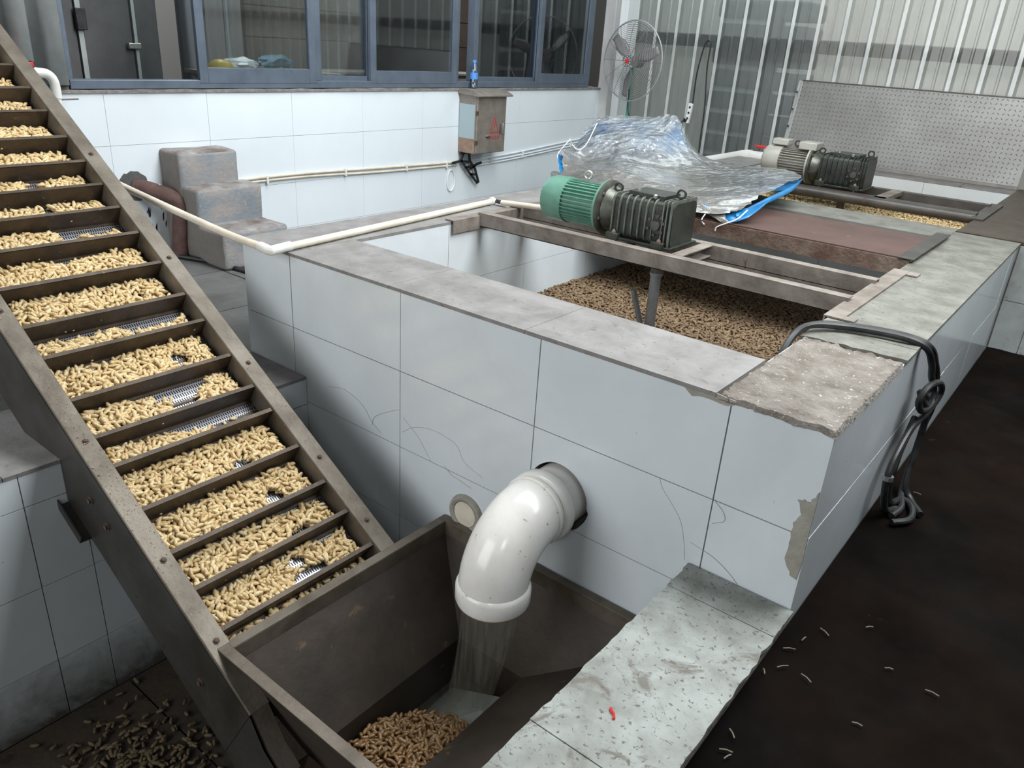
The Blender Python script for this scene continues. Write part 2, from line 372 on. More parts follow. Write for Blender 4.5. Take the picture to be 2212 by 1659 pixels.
def breaks(a, b, step, first):
    k = [a]; x = first
    while x < b - .02:
        if x > a + .02: k.append(x)
        x += step
    return k + [b]

# tiles on a plane: ax = axis of the normal, pos = surface coordinate of the core, sgn = outward direction
TCACHE = {}
def tiles(parent, ax, pos, sgn, ub, vb, mat, name='tile', th=.008, gap=.0017, skip=None, jit=.0006, bevel=.0007, round_=None):
    out = []
    oth = [i for i in range(3) if i != ax]
    for i in range(len(ub) - 1):
        for j in range(len(vb) - 1):
            u0, u1, v0, v1 = ub[i] + gap, ub[i + 1] - gap, vb[j] + gap, vb[j + 1] - gap
            if skip and skip((u0 + u1) / 2, (v0 + v1) / 2): continue
            w, h = round(u1 - u0, 4), round(v1 - v0, 4); key = (ax, w, h, th, mat.name, name)
            if key not in TCACHE:
                d = [0, 0, 0]; d[ax] = th / 2; d[oth[0]] = w / 2; d[oth[1]] = h / 2
                g = G().box(-d[0], d[0], -d[1], d[1], -d[2], d[2]); TCACHE[key] = mesh_of(g, name, mat, Vector((0, 0, 0)), 0)
            o = bpy.data.objects.new(name, TCACHE[key]); COL.objects.link(o)
            c = [0, 0, 0]; c[ax] = pos + sgn * (th / 2 + random.uniform(-jit, jit)); c[oth[0]] = (u0 + u1) / 2; c[oth[1]] = (v0 + v1) / 2
            o.parent = parent; o.location = Vector(c) - org(parent); ORG[o] = Vector(c)
            r = [random.uniform(-1, 1) * .0012 for _ in range(3)]; r[ax] = 0; o.rotation_euler = r
            out.append(o)
    return out

# ------------------------------------------------------------------ key dimensions (z = 0 is the tank rim)
FL = -.50        # left walkway
LZ = -.518       # ledge top
RF = -.56        # right floor
PF = -1.45       # pit floor
XL = .37         # pit left wall
TWX = 2.347      # tank right face
TH = .012

# ------------------------------------------------------------------ setting: floors
def floor_slabs(name, x0, x1, y0, y1, z, xb, yb, mat, th=.03, gap=.004):
    g = G().box(x0, x1, y0, y1, z - .25, z - th + .012); f = build(g, name, M_grout, origin=((x0 + x1) / 2, (y0 + y1) / 2, z)); tag(f, kind='structure')
    tiles(f, 2, z - th + .006, 1, xb, yb, mat, 'slab', th - .006, gap, jit=.0008)
    return f
floor_slabs('floor', -1.7, XL - .01, -4.0, 0, FL, [-1.7, -1.15, -.55, .05, XL - .01], breaks(-4.0, 0, .6, -3.62), M_conc)
floor_slabs('floor', -1.7, -.01, 0, 5.45, FL, [-1.7, -1.15, -.55, -.01], breaks(0, 5.45, .6, .6), M_conc)
pf = floor_slabs('floor', XL - .1, 2.10, -4.0, 0, PF, breaks(XL, 2.06, .55, .80), breaks(-4.0, 0, .6, -3.85), M_pit)
g = G()
n = 60
for i in range(1): g.grid([[(2.352 + 3.6 * (k / n) ** 1.0, -4 + 6.93 * j / n, RF + .004 * hnoise(k * .6, j * .9)) for j in range(n + 1)] for k in range(n + 1)])
g.box(2.352, 5.95, -4, 2.93, RF - .3, RF - .012)
f = build(g, 'floor', M_dark, origin=(4, -1, RF)); tag(f, kind='structure')
g = G().box(-1.7, 6, 5.2, 5.45, FL - .2, FL); g.box(-.01, 0, 5.0, 5.2, FL - .2, FL); f = build(g, 'floor', M_conc, origin=(2, 5.3, FL)); tag(f, kind='structure')

# ------------------------------------------------------------------ setting: left wall with windows
ZS = .405
w = build(G().box(-1.95, -1.7, -4.0, 5.6, FL - .2, ZS - .012), 'wall_left', M_lgrout, origin=(-1.8, 1, FL)); tag(w, kind='structure')
tiles(w, 0, -1.7, 1, breaks(-4.0, 5.2, .6, -3.87), [FL, -.478, -.178, .122, ZS - .012], M_tile2, 'tile', .008, .0009)
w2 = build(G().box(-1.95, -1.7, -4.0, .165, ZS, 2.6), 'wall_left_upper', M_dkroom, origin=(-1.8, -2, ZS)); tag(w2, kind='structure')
w2.name = 'wall_left'
# ribbed galvanised cladding at the near end
def corrug(y0, y1, pitch, x, dx, z0, z1, seg=(.0, .30, .42, .88, 1.0)):
    g = G(); y = y0; pts = []
    while y < y1 - 1e-6:
        pts += [(y + pitch * seg[0], 0), (y + pitch * seg[1], 0), (y + pitch * seg[2], 1), (y + pitch * seg[3], 1)]; y += pitch
    pts.append((min(y, y1), 0))
    pts = [(min(a, y1), b) for a, b in pts]
    g.grid([[(x + dx * b, a, z) for a, b in pts] for z in (z0, z1)]); return g
cl = build(corrug(-1.63, .17, .15, -1.695, .035, ZS + .03, 2.6), 'cladding_sheet', M_galv, parent=w2, solid=.003, ang=20)
s_ = G()
pr = []
for k in range(141):
    y = -4.0 + 9.2 * k / 140; pr.append((y, .012 * hnoise(y * 6, 3.3) + .006 * hnoise(y * 23, 1.1)))
s_.grid([[(-1.70, y, ZS - .012) for y, d in pr], [(-1.682 + d * .6, y, ZS - .012 + d * .3) for y, d in pr], [(-1.680 + d * .6, y, ZS + .004 + d * .4) for y, d in pr], [(-1.80, y, ZS + .008 + d * .3) for y, d in pr], [(-1.95, y, ZS + .008) for y, d in pr]])
sl = build(s_, 'trim_1', M_sill); tag(sl, kind='structure')

# windows: outer frame, sashes, panes
wy0, wy1, wz0, wz1 = .175, 5.0, ZS + .008, 1.75
wf = empty('window_1', (-1.72, (wy0 + wy1) / 2, wz0)); tag(wf, kind='structure')
g = G().box(-1.79, -1.70, wy0, wy1, wz0, wz0 + .045); build(g, 'bottom_track', M_frame, wf, bevel=.003)
g = G().box(-1.79, -1.70, wy0, wy1, wz1 - .05, wz1); build(g, 'top_track', M_frame, wf)
g = G().box(-1.79, -1.705, wy0 - .01, wy0 + .02, wz0 + .045, wz1 - .05); build(g, 'frame_post', M_frame, wf)
for y in (1.765, 4.985): build(G().box(-1.79, -1.702, y - .022, y + .022, wz0 + .045, wz1 - .05), 'frame_post', M_frame, wf, bevel=.003)
for y in (3.335,): build(G().box(-1.79, -1.712, y - .016, y + .016, wz0 + .045, wz1 - .05), 'frame_post', M_frame, wf, bevel=.003)
def sash(y0, y1, x, st=.055, bt=.085):
    s = empty('sash', (x, (y0 + y1) / 2, wz0 + .045)); s.parent = wf; s.location = ORG[s] - ORG[wf]
    z0, z1 = wz0 + .03, wz1 - .04; t = .014
    build(G().box(x - t, x + t, y0, y0 + st, z0, z1), 'stile', M_frame, s, bevel=.002)
    build(G().box(x - t, x + t, y1 - st, y1, z0, z1), 'stile', M_frame, s, bevel=.002)
    build(G().box(x - t, x + t, y0 + st, y1 - st, z0, z0 + bt), 'rail', M_frame, s, bevel=.002)
    build(G().box(x - t, x + t, y0 + st, y1 - st, z1 - .06, z1), 'rail', M_frame, s)
    build(G().box(x - .003, x + .003, y0 + st - .005, y1 - st + .005, z0 + bt - .005, z1 - .05), 'pane', M_glass, s, ang=0)
sash(.905, 1.745, -1.712)
sash(1.80, 2.24, -1.752, .02, .045)
sash(2.215, 3.11, -1.712)
sash(2.95, 3.19, -1.768, .04, .05)
sash(3.37, 4.20, -1.752, .03, .05)
sash(4.165, 4.965, -1.712)
# pilaster at the corner
pl = build(G().box(-1.72, -1.60, 5.2, 5.5, FL, 3.2), 'trim_2', M_pil, bevel=.01); tag(pl, kind='structure')
pl = build(G().box(-1.60, -1.515, 5.28, 5.5, FL, 3.2), 'trim_3', M_pilW, bevel=.006); tag(pl, kind='structure')

# ------------------------------------------------------------------ room behind the windows
rm = G(); rm.box(-4.3, -4.2, -1, 6.2, 0, 2.6); rm.box(-4.2, -1.95, -1.1, -1, 0, 2.6); rm.box(-4.2, -1.95, 6.1, 6.2, 0, 2.6); rm.box(-4.3, -1.95, -1, 6.2, 2.6, 2.7); rm.box(-4.3, -1.95, -1, 6.2, -.1, 0)
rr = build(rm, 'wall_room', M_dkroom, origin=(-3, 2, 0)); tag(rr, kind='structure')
lk = empty('steel_locker', (-2.55, .75, 0)); tag(lk, 'dark grey steel locker seen through the open window by the ribbed cladding', 'locker')
build(G().box(-3.0, -2.53, .10, 1.14, 0, 2.2), 'body', M_loc, lk, bevel=.005)
for a, b in ((.12, .61), (.65, .95)): build(G().box(-2.53, -2.505, a, b, .05, 2.1), 'door', M_loc, lk, bevel=.004)
build(G().box(-2.53, -2.49, .615, .645, .05, 2.2), 'edge_strip', M_galv, lk); build(G().box(-2.53, -2.49, .955, .975, .05, 2.2), 'edge_strip', M_galv, lk)
build(G().box(-2.49, -2.46, .60, .66, .68, .80), 'latch', M_blk, lk, bevel=.004); build(G().box(-2.49, -2.46, .90, .98, .585, .62), 'latch', M_bolt, lk, bevel=.004)
d = build(G().tube([(-2.4, 1.30, 0), (-2.4, 1.30, 2.5)], .09, 24), 'round_duct', M_duct); tag(d, 'tall round steel duct standing behind the leftmost window frame', 'duct')
d = build(G().tube([(-2.15, 1.40, 0), (-2.15, 1.40, 2.5)], .02, 10), 'thin_pipe', M_dkb); tag(d, 'thin dark pipe beside the round steel duct indoors', 'pipe')
for (a, b, z1, lab) in ((1.95, 3.1, 2.2, 'dark brown wooden panel indoors behind the narrow window pane'), (3.95, 5.35, 2.2, 'dark brown wooden panel indoors behind the window right of the water bottle')):
    p = empty('timber_screen', (-2.75, (a + b) / 2, .42)); tag(p, lab, 'panel')
    nb = 8; zz = [.47 + (z1 - .47) * k / nb for k in range(nb + 1)]
    for k in range(nb): build(G().box(-2.80, -2.76, a, b, zz[k] + .003, zz[k + 1] - .003), 'board', M_brownp, p, bevel=.003)
    build(G().box(-2.81, -2.80, a, b, .42, z1), 'backing', M_brownp, p)
    b_ = empty('bench', (-2.5, (a + b) / 2, 0)); tag(b_, 'long pale timber bench below the ' + ('first' if a < 3 else 'second') + ' brown wooden panel indoors', 'bench')
    build(G().box(-2.72, -2.40, a - .3, b + .2, .455, .475), 'bench_top', M_bench, b_, bevel=.004)
    for q in (.40, .36): build(G().box(-2.42, -2.40, a - .3, b + .2, q, q + .03), 'rail', M_bench, b_)
    for q in (a - .2, b + .1): build(G().box(-2.70, -2.44, q, q + .05, 0, .455), 'leg', M_bench, b_)
bw = build(G().box(-2.45, -2.40, 1.45, 2.0, .44, .50), 'shelf_board', M_bench, bevel=.004); tag(bw, 'grey timber board lying behind the yellow hard hat', 'board')
hp = G(); hp.lathe([(0, .095), (.004, .10), (.008, .085), (.03, .082), (.055, .065), (.072, .035), (.078, .001)], (-2.02, 1.25, .485), (0, 0, 1), 24)
h_ = build(hp, 'hard_hat', M_yel); tag(h_, 'yellow hard hat on the bench behind the glass', 'hard hat')
tb = build(G().box(-2.3, -1.98, 1.16, 2.2, .465, .485), 'inner_ledge', M_bench); tag(tb, 'narrow inner ledge under the yellow hard hat', 'ledge')
def lump(c, r, mat, name, seed, sub=3):
    bm = bmesh.new(); bmesh.ops.create_icosphere(bm, subdivisions=sub, radius=1)
    for v in bm.verts:
        k = 1 + .35 * hnoise(v.co.x * 2.2 + seed, v.co.y * 2.2, v.co.z * 2.2); v.co = Vector((v.co.x * r[0] * k, v.co.y * r[1] * k, max(v.co.z, -.5) * r[2] * k))
    g = G(); g.add([v.co + Vector(c) for v in bm.verts], [tuple(v.index for v in f.verts) for f in bm.faces]); bm.free(); return build(g, name, mat)
tag(lump((-2.12, 1.45, .53), (.08, .13, .04), M_wplas, 'plastic_bag', 1.3), 'crumpled white plastic bag behind the yellow hard hat', 'bag')
tag(lump((-2.14, 1.75, .54), (.08, .14, .05), M_teal, 'sack', 4.3), 'dark teal sack beside the white plastic bag indoors', 'sack')
st = empty('hanging_straps', (-2.15, 3.42, .55)); tag(st, 'amber straps hanging inside the gap beside the water bottle', 'straps')
for k in range(5):
    y = 3.36 + .035 * k; build(G().tube(spline([(-2.1, y, 2.2), (-2.12, y + .02 * math.sin(k), 1.4), (-2.1, y - .02, 1.0), (-2.1, y + .015, .62 + .05 * (k % 3))], 5), .009, 6), 'strap', M_amber, st)
bc = build(G().box(-2.3, -2.27, 4.12, 4.22, .42, 2.2), 'white_curtain_edge', M_wplas); tag(bc, 'white plastic strip curtain edge indoors between the two right sashes', 'curtain')

# water bottle on the sill
wb = empty('water_bottle', (-1.655, 3.265, ZS + .012)); tag(wb, 'clear water bottle with blue label and cap standing on the window sill', 'bottle')
bz = ZS + .012; bx, by = -1.655, 3.265
build(G().lathe([(0, .026), (.006, .030), (.05, .030), (.06, .028), (.12, .030), (.15, .026), (.175, .014), (.19, .013)], (bx, by, bz), (0, 0, 1), 20), 'bottle_body', M_bottle, wb)
build(G().lathe([(0, .0305), (.045, .0305)], (bx, by, bz + .065), (0, 0, 1), 20), 'bottle_label', M_lblue, wb)
build(G().lathe([(0, .0155), (.018, .0155)], (bx, by, bz + .186), (0, 0, 1), 16), 'cap', M_lblue, wb)

# ------------------------------------------------------------------ far wall: corrugated sheets
fw = empty('wall_far', (2, 5.5, FL)); tag(fw, kind='structure')
def ribsheet(x0, x1, matf, k):
    g = G(); P = .22; pts = []; x = x0
    while x < x1 - 1e-6:
        for a, b in ((0, 0), (.020, .026), (.050, .026), (.070, 0), (.13, 0), (.138, .006), (.150, .006), (.158, 0)): pts.append((x + a, b))
        x += P
    pts.append((x, 0))
    prof = [pts[i] for i in range(len(pts))]
    z0, z1 = FL, 3.2
    for i in range(len(prof) - 1):
        a, b = prof[i], prof[i + 1]; g.m = 1 if (b[1] > .02 and a[1] > .02) else 0
        g.add([(a[0], 5.5 - a[1], z0), (b[0], 5.5 - b[1], z0), (b[0], 5.5 - b[1], z1), (a[0], 5.5 - a[1], z1)], [(0, 1, 2, 3)])
    o = build(g, 'ribbed_sheet', [matf, M_rib], fw, ang=0); return o
ribsheet(-1.56, -.68, M_fibre, 0); ribsheet(-.68, .20, M_fibre, 1); ribsheet(.20, 1.08, M_fibre2, 2); ribsheet(1.08, 3.28, M_fibre2, 3); ribsheet(3.28, 6.2, M_fibre2, 4)
build(G().box(-1.9, 6.2, 5.503, 5.55, .835, .945), 'purlin', M_pur, fw)
build(G().box(-1.9, 6.2, 5.503, 5.55, 1.95, 2.05), 'purlin', M_pur, fw)
cs = empty('sack_stack', (-.45, 6.1, FL)); tag(cs, 'dark stack of sacks showing through the cloudy corrugated sheet', 'stack')
for k in range(9):
    build(G().box(-.85 + .03 * (k % 2), .02, 5.8, 6.3, FL + .2 * k, FL + .2 * k + .155), 'sack_layer', M_stackd, cs, bevel=.03)
    build(G().box(-.80, -.35, 5.85, 6.25, FL + .2 * k + .155, FL + .2 * k + .2), 'gap_band', M_stackl, cs)
yd = build(G().box(-8, 9, 5.62, 12, FL - .3, FL - .05), 'ground_yard', M_yard); tag(yd, kind='structure')
yw = build(G().box(-8, 9, 7.6, 7.7, FL, 2.2), 'wall_yard', M_beigew); tag(yw, kind='structure')

# shell that only shuts the daylight in: right wall, roof
wr = build(G().box(5.9, 6.05, -6, 5.6, RF - .2, 4.2), 'wall_right', M_dkroom, origin=(6, 0, RF)); tag(wr, kind='structure')
cg = G().box(-4.4, 6.1, -6, -1.6, 4.2, 4.3); cg.box(-4.4, -1.2, -1.6, 5.6, 4.2, 4.3); cg.box(1.6, 6.1, -1.6, 5.6, 4.2, 4.3)
cg = build(cg, 'ceiling', M_dkroom, origin=(0, 0, 4.2)); tag(cg, kind='structure')

# ------------------------------------------------------------------ tanks
tk = empty('near_soaking_tank', (1.17, 1.5, RF)); tag(tk, 'white tiled soaking tank in the foreground with peanuts and a green motor over it', 'tank')
def boolcut(o, cutter):
    md = o.modifiers.new('cut', 'BOOLEAN'); md.operation = 'DIFFERENCE'; md.solver = 'EXACT'; md.object = cutter
    bpy.context.view_layer.update()
    dg = bpy.context.evaluated_depsgraph_get(); me = bpy.data.meshes.new_from_object(o.evaluated_get(dg)); o.modifiers.remove(md); o.data = me
core = G()
core.box(.008, TWX - .008, .008, .312, PF, -TH)
core.box(.008, .292, .312, 5.2, FL - .3, -TH)
core.box(2.053, TWX - .008, .312, 2.94, RF - .3, -TH)
core.box(.292, 2.053, 2.698, 3.052, FL - .3, -TH)
core.box(.292, 2.053, .312, 2.698, FL - .3, FL - .2)
frontwall = build(G().box(.008, TWX - .008, .008, .312, PF, -TH), 'front_wall', M_grout, tk, ang=0)
g = G(); g.box(.008, .292, .3121, 2.94, FL - .3, -TH); g.box(2.053, TWX - .008, .3121, 2.94, RF - .3, -TH); g.box(.292, 2.053, 2.698, 3.052, FL - .3, -TH); g.box(.292, 2.053, .3121, 2.698, FL - .3, FL - .2)
build(g, 'tank_core', M_grout, tk, ang=0)
ft = tiles(tk, 1, .008, -1, [0, .302, .902, 1.492, 2.09, TWX], [-1.45, -1.2, -.9, -.6, -.3, -TH], M_tile, 'tile', .008, .0017, skip=lambda x, z: False)
# round hole for the drain pipe
cg_ = G(); cp = []
for k in range(40):
    a = 2 * PI * k / 40; r = .1095 + .004 * hnoise(math.cos(a) * 2, math.sin(a) * 2) + (.010 if -1.1 < (a if a < PI else a - 2 * PI) < -.1 else 0)
    cp.append((1.60 + r * math.cos(a), -.05, -.50 + r * math.sin(a)))
cg_.prism(cp, (0, .5, 0)); cut = build(cg_, 'cutter', M_grout, ang=0)
for o in ft + [frontwall]:
    c = ORG[o]
    if o is frontwall or (abs(c.x - 1.6) < .45 and abs(c.z + .5) < .28):
        if o is not frontwall: o.data = o.data.copy()
        boolcut(o, cut)
bpy.data.objects.remove(cut)
# right face, left face, inner faces
tiles(tk, 0, TWX - .008, 1, breaks(0, 2.93, .6, .35), [RF - .02, -.3, -TH], M_tile, 'tile', gap=.0007)
tiles(tk, 0, .008, -1, breaks(0, 2.94, .6, .6), [FL, -.3, -TH], M_tile, 'tile')
tiles(tk, 0, .292, 1, breaks(.32, 2.69, .6, .889), [-.60, -.3, -TH], M_tile, 'tile', gap=.001)
tiles(tk, 1, 2.698, -1, breaks(.3, 2.045, .6, .855), [-.60, -.3, -TH], M_tile, 'tile', gap=.001)
tiles(tk, 0, 2.053, -1, breaks(.32, 2.69, .6, .889), [-.60, -.3, -TH], M_tile, 'tile', gap=.001)
tiles(tk, 1, .312, 1, breaks(.3, 2.045, .6, .855), [-.60, -.3, -TH], M_tile, 'tile', gap=.001)
# coping
tiles(tk, 2, -TH, 1, [-.004, .30, .85, 1.432, 2.048], [-.006, .322], M_cope, 'coping_slab', .012, .0012)
tiles(tk, 2, -TH, 1, [-.004, .302], [.322, .90, 1.5, 2.1, 2.7, 2.94], M_cope, 'coping_slab', .012, .0012)
tiles(tk, 2, -TH, 1, [2.043, 2.352], [.76, 1.22, 1.857, 2.477, 2.94], M_cope2, 'coping_slab', .012, .0012)
tiles(tk, 2, -TH, 1, [.302, .9, 1.47, 2.043], [2.687, 3.058], M_cope2, 'coping_slab', .012, .0012)
# the slab between the broken bed and the hoses, with a chipped edge
g = G(); a = [(2.043, .61 , -TH)]
for k in range(1, 12): a.append((2.043 + .309 * k / 12, .615 + .018 * hnoise(k * .9, 2.2) + .03 * (k / 12), -TH))
a += [(2.352, .64, -TH), (2.352, .758, -TH), (2.043, .758, -TH)]
build(g.prism(a, (0, 0, .012)), 'coping_slab', M_cope2, tk)
# broken mortar bed at the corner
g = G(); nx, ny = 44, 90
def edge(k, s): return .006 * hnoise(k * .35, s) + .004 * hnoise(k * .9, s + 5)
rows = []
for i in range(nx + 1):
    r = []
    for j in range(ny + 1):
        x0 = 2.05 + edge(j, 1.0); x1 = TWX + .004 + edge(j, 7.0); y0 = -.004 + edge(i, 3.0); y1 = .622 + edge(i, 9.0) * 2
        x = x0 + (x1 - x0) * i / nx; y = y0 + (y1 - y0) * j / ny
        m = min(i, nx - i, j, ny - j)
        z = -.006 + .006 * hnoise(x * 18, y * 18) + .0035 * hnoise(x * 60, y * 60) + (.004 if m == 1 else 0) - (.010 if m == 0 else 0)
        r.append((x, y, z))
    rows.append(r)
g.grid(rows); build(g, 'mortar_bed', M_mortar, tk, ang=60)
# chips and exposed mortar on the front right corner
def plate_poly(pts, name, mat, parent, ax=1, pos=-.0008, d=(0, -.0022, 0)):
    g = G(); g.prism([(x, pos, z) for x, z in pts], d); return build(g, name, mat, parent, ang=0)
def rough(pts, n=5, amp=.006, seed=0):
    out = []
    for i in range(len(pts)):
        a, b = Vector(pts[i]), Vector(pts[(i + 1) % len(pts)])
        for k in range(n):
            p = a.lerp(b, k / n); out.append((p.x + amp * hnoise(i * 1.7 + k * .83, seed), p.y + amp * hnoise(i * 2.1 + k * .71, seed + 9)))
    return out
pp = rough([(2.345, -.165), (2.33, -.20), (2.30, -.205), (2.318, -.24), (2.302, -.27), (2.306, -.33), (2.302, -.38), (2.325, -.42), (2.345, -.43)], 4, .007, 2)
plate_poly([(min(x, TWX + .001), z) for x, z in pp], 'mortar_patch', M_patch, tk, pos=.0015, d=(0, -.004, 0))
plate_poly(rough([(1.95, -.006), (2.10, -.006), (2.10, -.02), (2.07, -.028), (2.03, -.022), (1.98, -.03)], 3, .005, 8), 'cement_smear', M_patch, tk, pos=.0015, d=(0, -.0035, 0))
for pts in ([(1.93, -.301), (1.946, -.331), (1.977, -.362), (2.013, -.407), (2.034, -.473), (2.042, -.518)], [(.913, -.536), (.971, -.496), (1.061, -.472), (1.171, -.484), (1.216, -.538), (1.30, -.566)],
            [(.752, -.567), (.765, -.53), (.803, -.501), (.877, -.46), (.902, -.452)], [(1.123, -.590), (1.16, -.612), (1.198, -.618), (1.25, -.628)], [(2.05, -.455), (2.12, -.470), (2.17, -.495), (2.20, -.518)],
            [(2.095, -.30), (2.125, -.325), (2.13, -.35), (2.10, -.37)], [(.92, -.475), (1.00, -.53), (1.06, -.60)], [(.50, -.49), (.60, -.47), (.70, -.50), (.75, -.55), (.80, -.58)]):
    build(G().tube(spline([(x, -.0006, z) for x, z in pts], 5), .0008, 5), 'crack', M_crack, tk)

# pit left wall (both sides of the conveyor), ledge on the right
pw = build(G().box(XL - .45, XL - .008, -4, -.895, PF, FL + .0), 'wall_pit', M_grout, origin=(XL, -1.5, PF)); tag(pw, kind='structure')
tiles(pw, 0, XL - .008, 1, breaks(-4, -.895, .6, -3.46), [-1.21, -.91, -.61, FL], M_tile, 'tile')
tiles(pw, 0, XL - .008, 1, breaks(-4, -.895, .6, -3.46), [PF, -1.21], M_foot, 'tile')
tiles(pw, 2, FL, 1, [XL - .46, XL + .004], breaks(-4, -.895, .6, -3.50), M_cope, 'coping_slab', .012, .0015)
tiles(pw, 1, -.895, 1, [XL - .45, XL], [-.72, -.61, FL], M_tiled, 'tile')
pw2 = build(G().box(XL - .45, XL - .008, -.24, 0, PF, FL), 'wall_pit', M_grout, origin=(XL, -.1, PF)); tag(pw2, kind='structure')
tiles(pw2, 0, XL - .008, 1, [-.24, 0], [PF, -1.21, -.91, -.61, FL], M_tile, 'tile')
tiles(pw2, 2, FL, 1, [XL - .46, XL + .004], [-.24, -.004], M_cope, 'coping_slab', .012, .0015)
pw3 = build(G().box(XL - .45, XL - .008, -.895, -.24, PF, -.72), 'wall_pit', M_grout, origin=(XL, -.6, PF)); tag(pw3, kind='structure')
tiles(pw3, 0, XL - .008, 1, [-.895, -.46, -.24], [-1.21, -.91, -.72], M_tile, 'tile'); tiles(pw3, 0, XL - .008, 1, [-.895, -.46, -.24], [PF, -1.21], M_foot, 'tile')
lg = build(G().box(2.068, 2.350, -4, -.001, PF, LZ - TH), 'wall_ledge', M_mortar, origin=(2.2, -2, RF)); tag(lg, kind='structure')
# ledge slabs have ragged edges
def ragged_slab(x0, x1, y0, y1, z0, z1, seed, mat, parent, name='coping_slab'):
    pts = []; n = 26
    for k in range(n + 1):
        y = y0 + (y1 - y0) * k / n; pts.append((x0 + .006 * hnoise(y * 22, seed) + .004 * hnoise(y * 70, seed), y, z0))
    for k in range(n, -1, -1):
        y = y0 + (y1 - y0) * k / n; pts.append((x1 + .006 * hnoise(y * 22, seed + 4) + .004 * hnoise(y * 70, seed + 4), y, z0))
    return build(G().prism(pts, (0, 0, z1 - z0)), name, mat, parent, ang=30)
ys = [-.004, -.134, -.738, -1.34, -1.94, -2.5]
for i in range(len(ys) - 1): ragged_slab(2.060, 2.356, ys[i + 1] + .0015, ys[i] - .0015, LZ - TH, LZ, i * 3.1, M_ledge, lg)
tiles(lg, 0, 2.068, -1, breaks(-2.5, 0, .6, -2.3), [PF, -1.2, -.9, -.6, LZ - TH], M_tiled, 'tile', .006)
pb = G().box(XL, 2.06, -4.1, -4.0, PF, FL); pb = build(pb, 'wall_pit', M_grout, origin=(1, -4, PF)); tag(pb, kind='structure')
chip = build(G().tube([(2.172, -.60, LZ + .003), (2.179, -.606, LZ + .004), (2.186, -.609, LZ + .003), (2.193, -.620, LZ + .003)], .0032, 6), 'red_scrap', M_redp); tag(chip, 'tiny curved red scrap lying on the muddy ledge', 'scrap')

# far tank
t2 = empty('far_soaking_tank', (1.6, 4.1, FL)); tag(t2, 'far soaking tank behind the first one, under the grey motor and tread plate', 'tank')
g = G(); g.box(.008, .292, 2.9401, 5.2, FL - .3, -TH); g.box(.292, 2.053, 4.958, 5.2, FL - .3, -TH); g.box(2.053, 4.4, 2.948, 5.2, RF - .3, -TH); g.box(.292, 2.053, 3.0521, 4.958, FL - .3, FL - .2)
build(g, 'tank_core', M_grout, t2, ang=0)
tiles(t2, 1, 2.948, -1, breaks(2.352, 4.4, .6, 2.49), [RF - .02, -.3, -TH], M_tiled, 'tile')
tiles(t2, 1, 4.958, -1, breaks(.3, 2.045, .6, .855), [-.60, -.3, -TH], M_tile, 'tile', gap=.001)
tiles(t2, 0, .292, 1, breaks(3.06, 4.95, .6, 3.4), [-.60, -.3, -TH], M_tile, 'tile', gap=.001)
tiles(t2, 0, 2.053, -1, breaks(3.06, 4.95, .6, 3.4), [-.60, -.3, -TH], M_tile, 'tile', gap=.001)
tiles(t2, 2, -TH, 1, breaks(-.004, 2.05, .6, .5), [4.952, 5.2], M_cope, 'coping_slab', .012)
tiles(t2, 2, -TH, 1, [-.004, .302], [2.94, 3.3, 3.9, 4.5, 4.95], M_cope, 'coping_slab', .012, .0012)
tiles(t2, 0, .008, -1, breaks(2.94, 5.2, .6, 3.6), [FL, -.3, -TH], M_tile, 'tile')
cv_ = build(G().box(2.05, 4.35, 2.945, 5.19, -TH, .008), 'cover_board', M_flight, bevel=.003); tag(cv_, 'grimy brown board covering the right end of the far tank', 'board')
bt = build(G().box(.95, 2.04, 5.165, 5.195, 0.0, .022), 'wood_batten', M_bench, bevel=.002); tag(bt, 'pale wooden batten under the leaning tread plate', 'batten')

# ------------------------------------------------------------------ peanuts
def peanut_base(seg, rings):
    L = .0275; vs = []; fs = []
    for i in range(rings + 1):
        t = i / rings; x = (t - .5) * L; e = math.sin(PI * min(max(t, .03), .97)) ** .36
        r = .0069 * e * (1 - .16 * math.exp(-((t - .5) / .14) ** 2)); bend = .0013 * math.cos((t - .5) * PI)
        for k in range(seg):
            a = 2 * PI * k / seg; vs.append((x, r * math.cos(a) + bend, r * math.sin(a)))
    for i in range(rings):
        for k in range(seg):
            l = (k + 1) % seg; fs.append((i * seg + k, (i + 1) * seg + k, (i + 1) * seg + l, i * seg + l))
    fs.append(tuple(range(seg))); fs.append(tuple(range(rings * seg, (rings + 1) * seg))[::-1])
    return np.array(vs), fs
PV, PF_ = peanut_base(6, 6)
PV2, PF2 = peanut_base(10, 12)
def frames(n, normal, tilt):
    """random orthonormal frames lying roughly in the plane of normal"""
    nrm = np.array(normal) / np.linalg.norm(normal)
    a = np.cross(nrm, [0, 1, 0]) if abs(nrm[1]) < .9 else np.array([1., 0, 0]); a /= np.linalg.norm(a); b = np.cross(nrm, a)
    th = RNG.uniform(0, 2 * PI, n); t = RNG.normal(0, tilt, n)
    X = (np.cos(th)[:, None] * a + np.sin(th)[:, None] * b) * np.cos(t)[:, None] + nrm * np.sin(t)[:, None]
    ro = RNG.uniform(0, 2 * PI, n)
    Z = nrm - X * (X @ nrm)[:, None]; Z /= np.linalg.norm(Z, axis=1)[:, None]; Y = np.cross(Z, X)
    Y2 = Y * np.cos(ro)[:, None] + Z * np.sin(ro)[:, None]; Z2 = np.cross(X, Y2)
    return np.stack([X, Y2, Z2], 2)            # columns
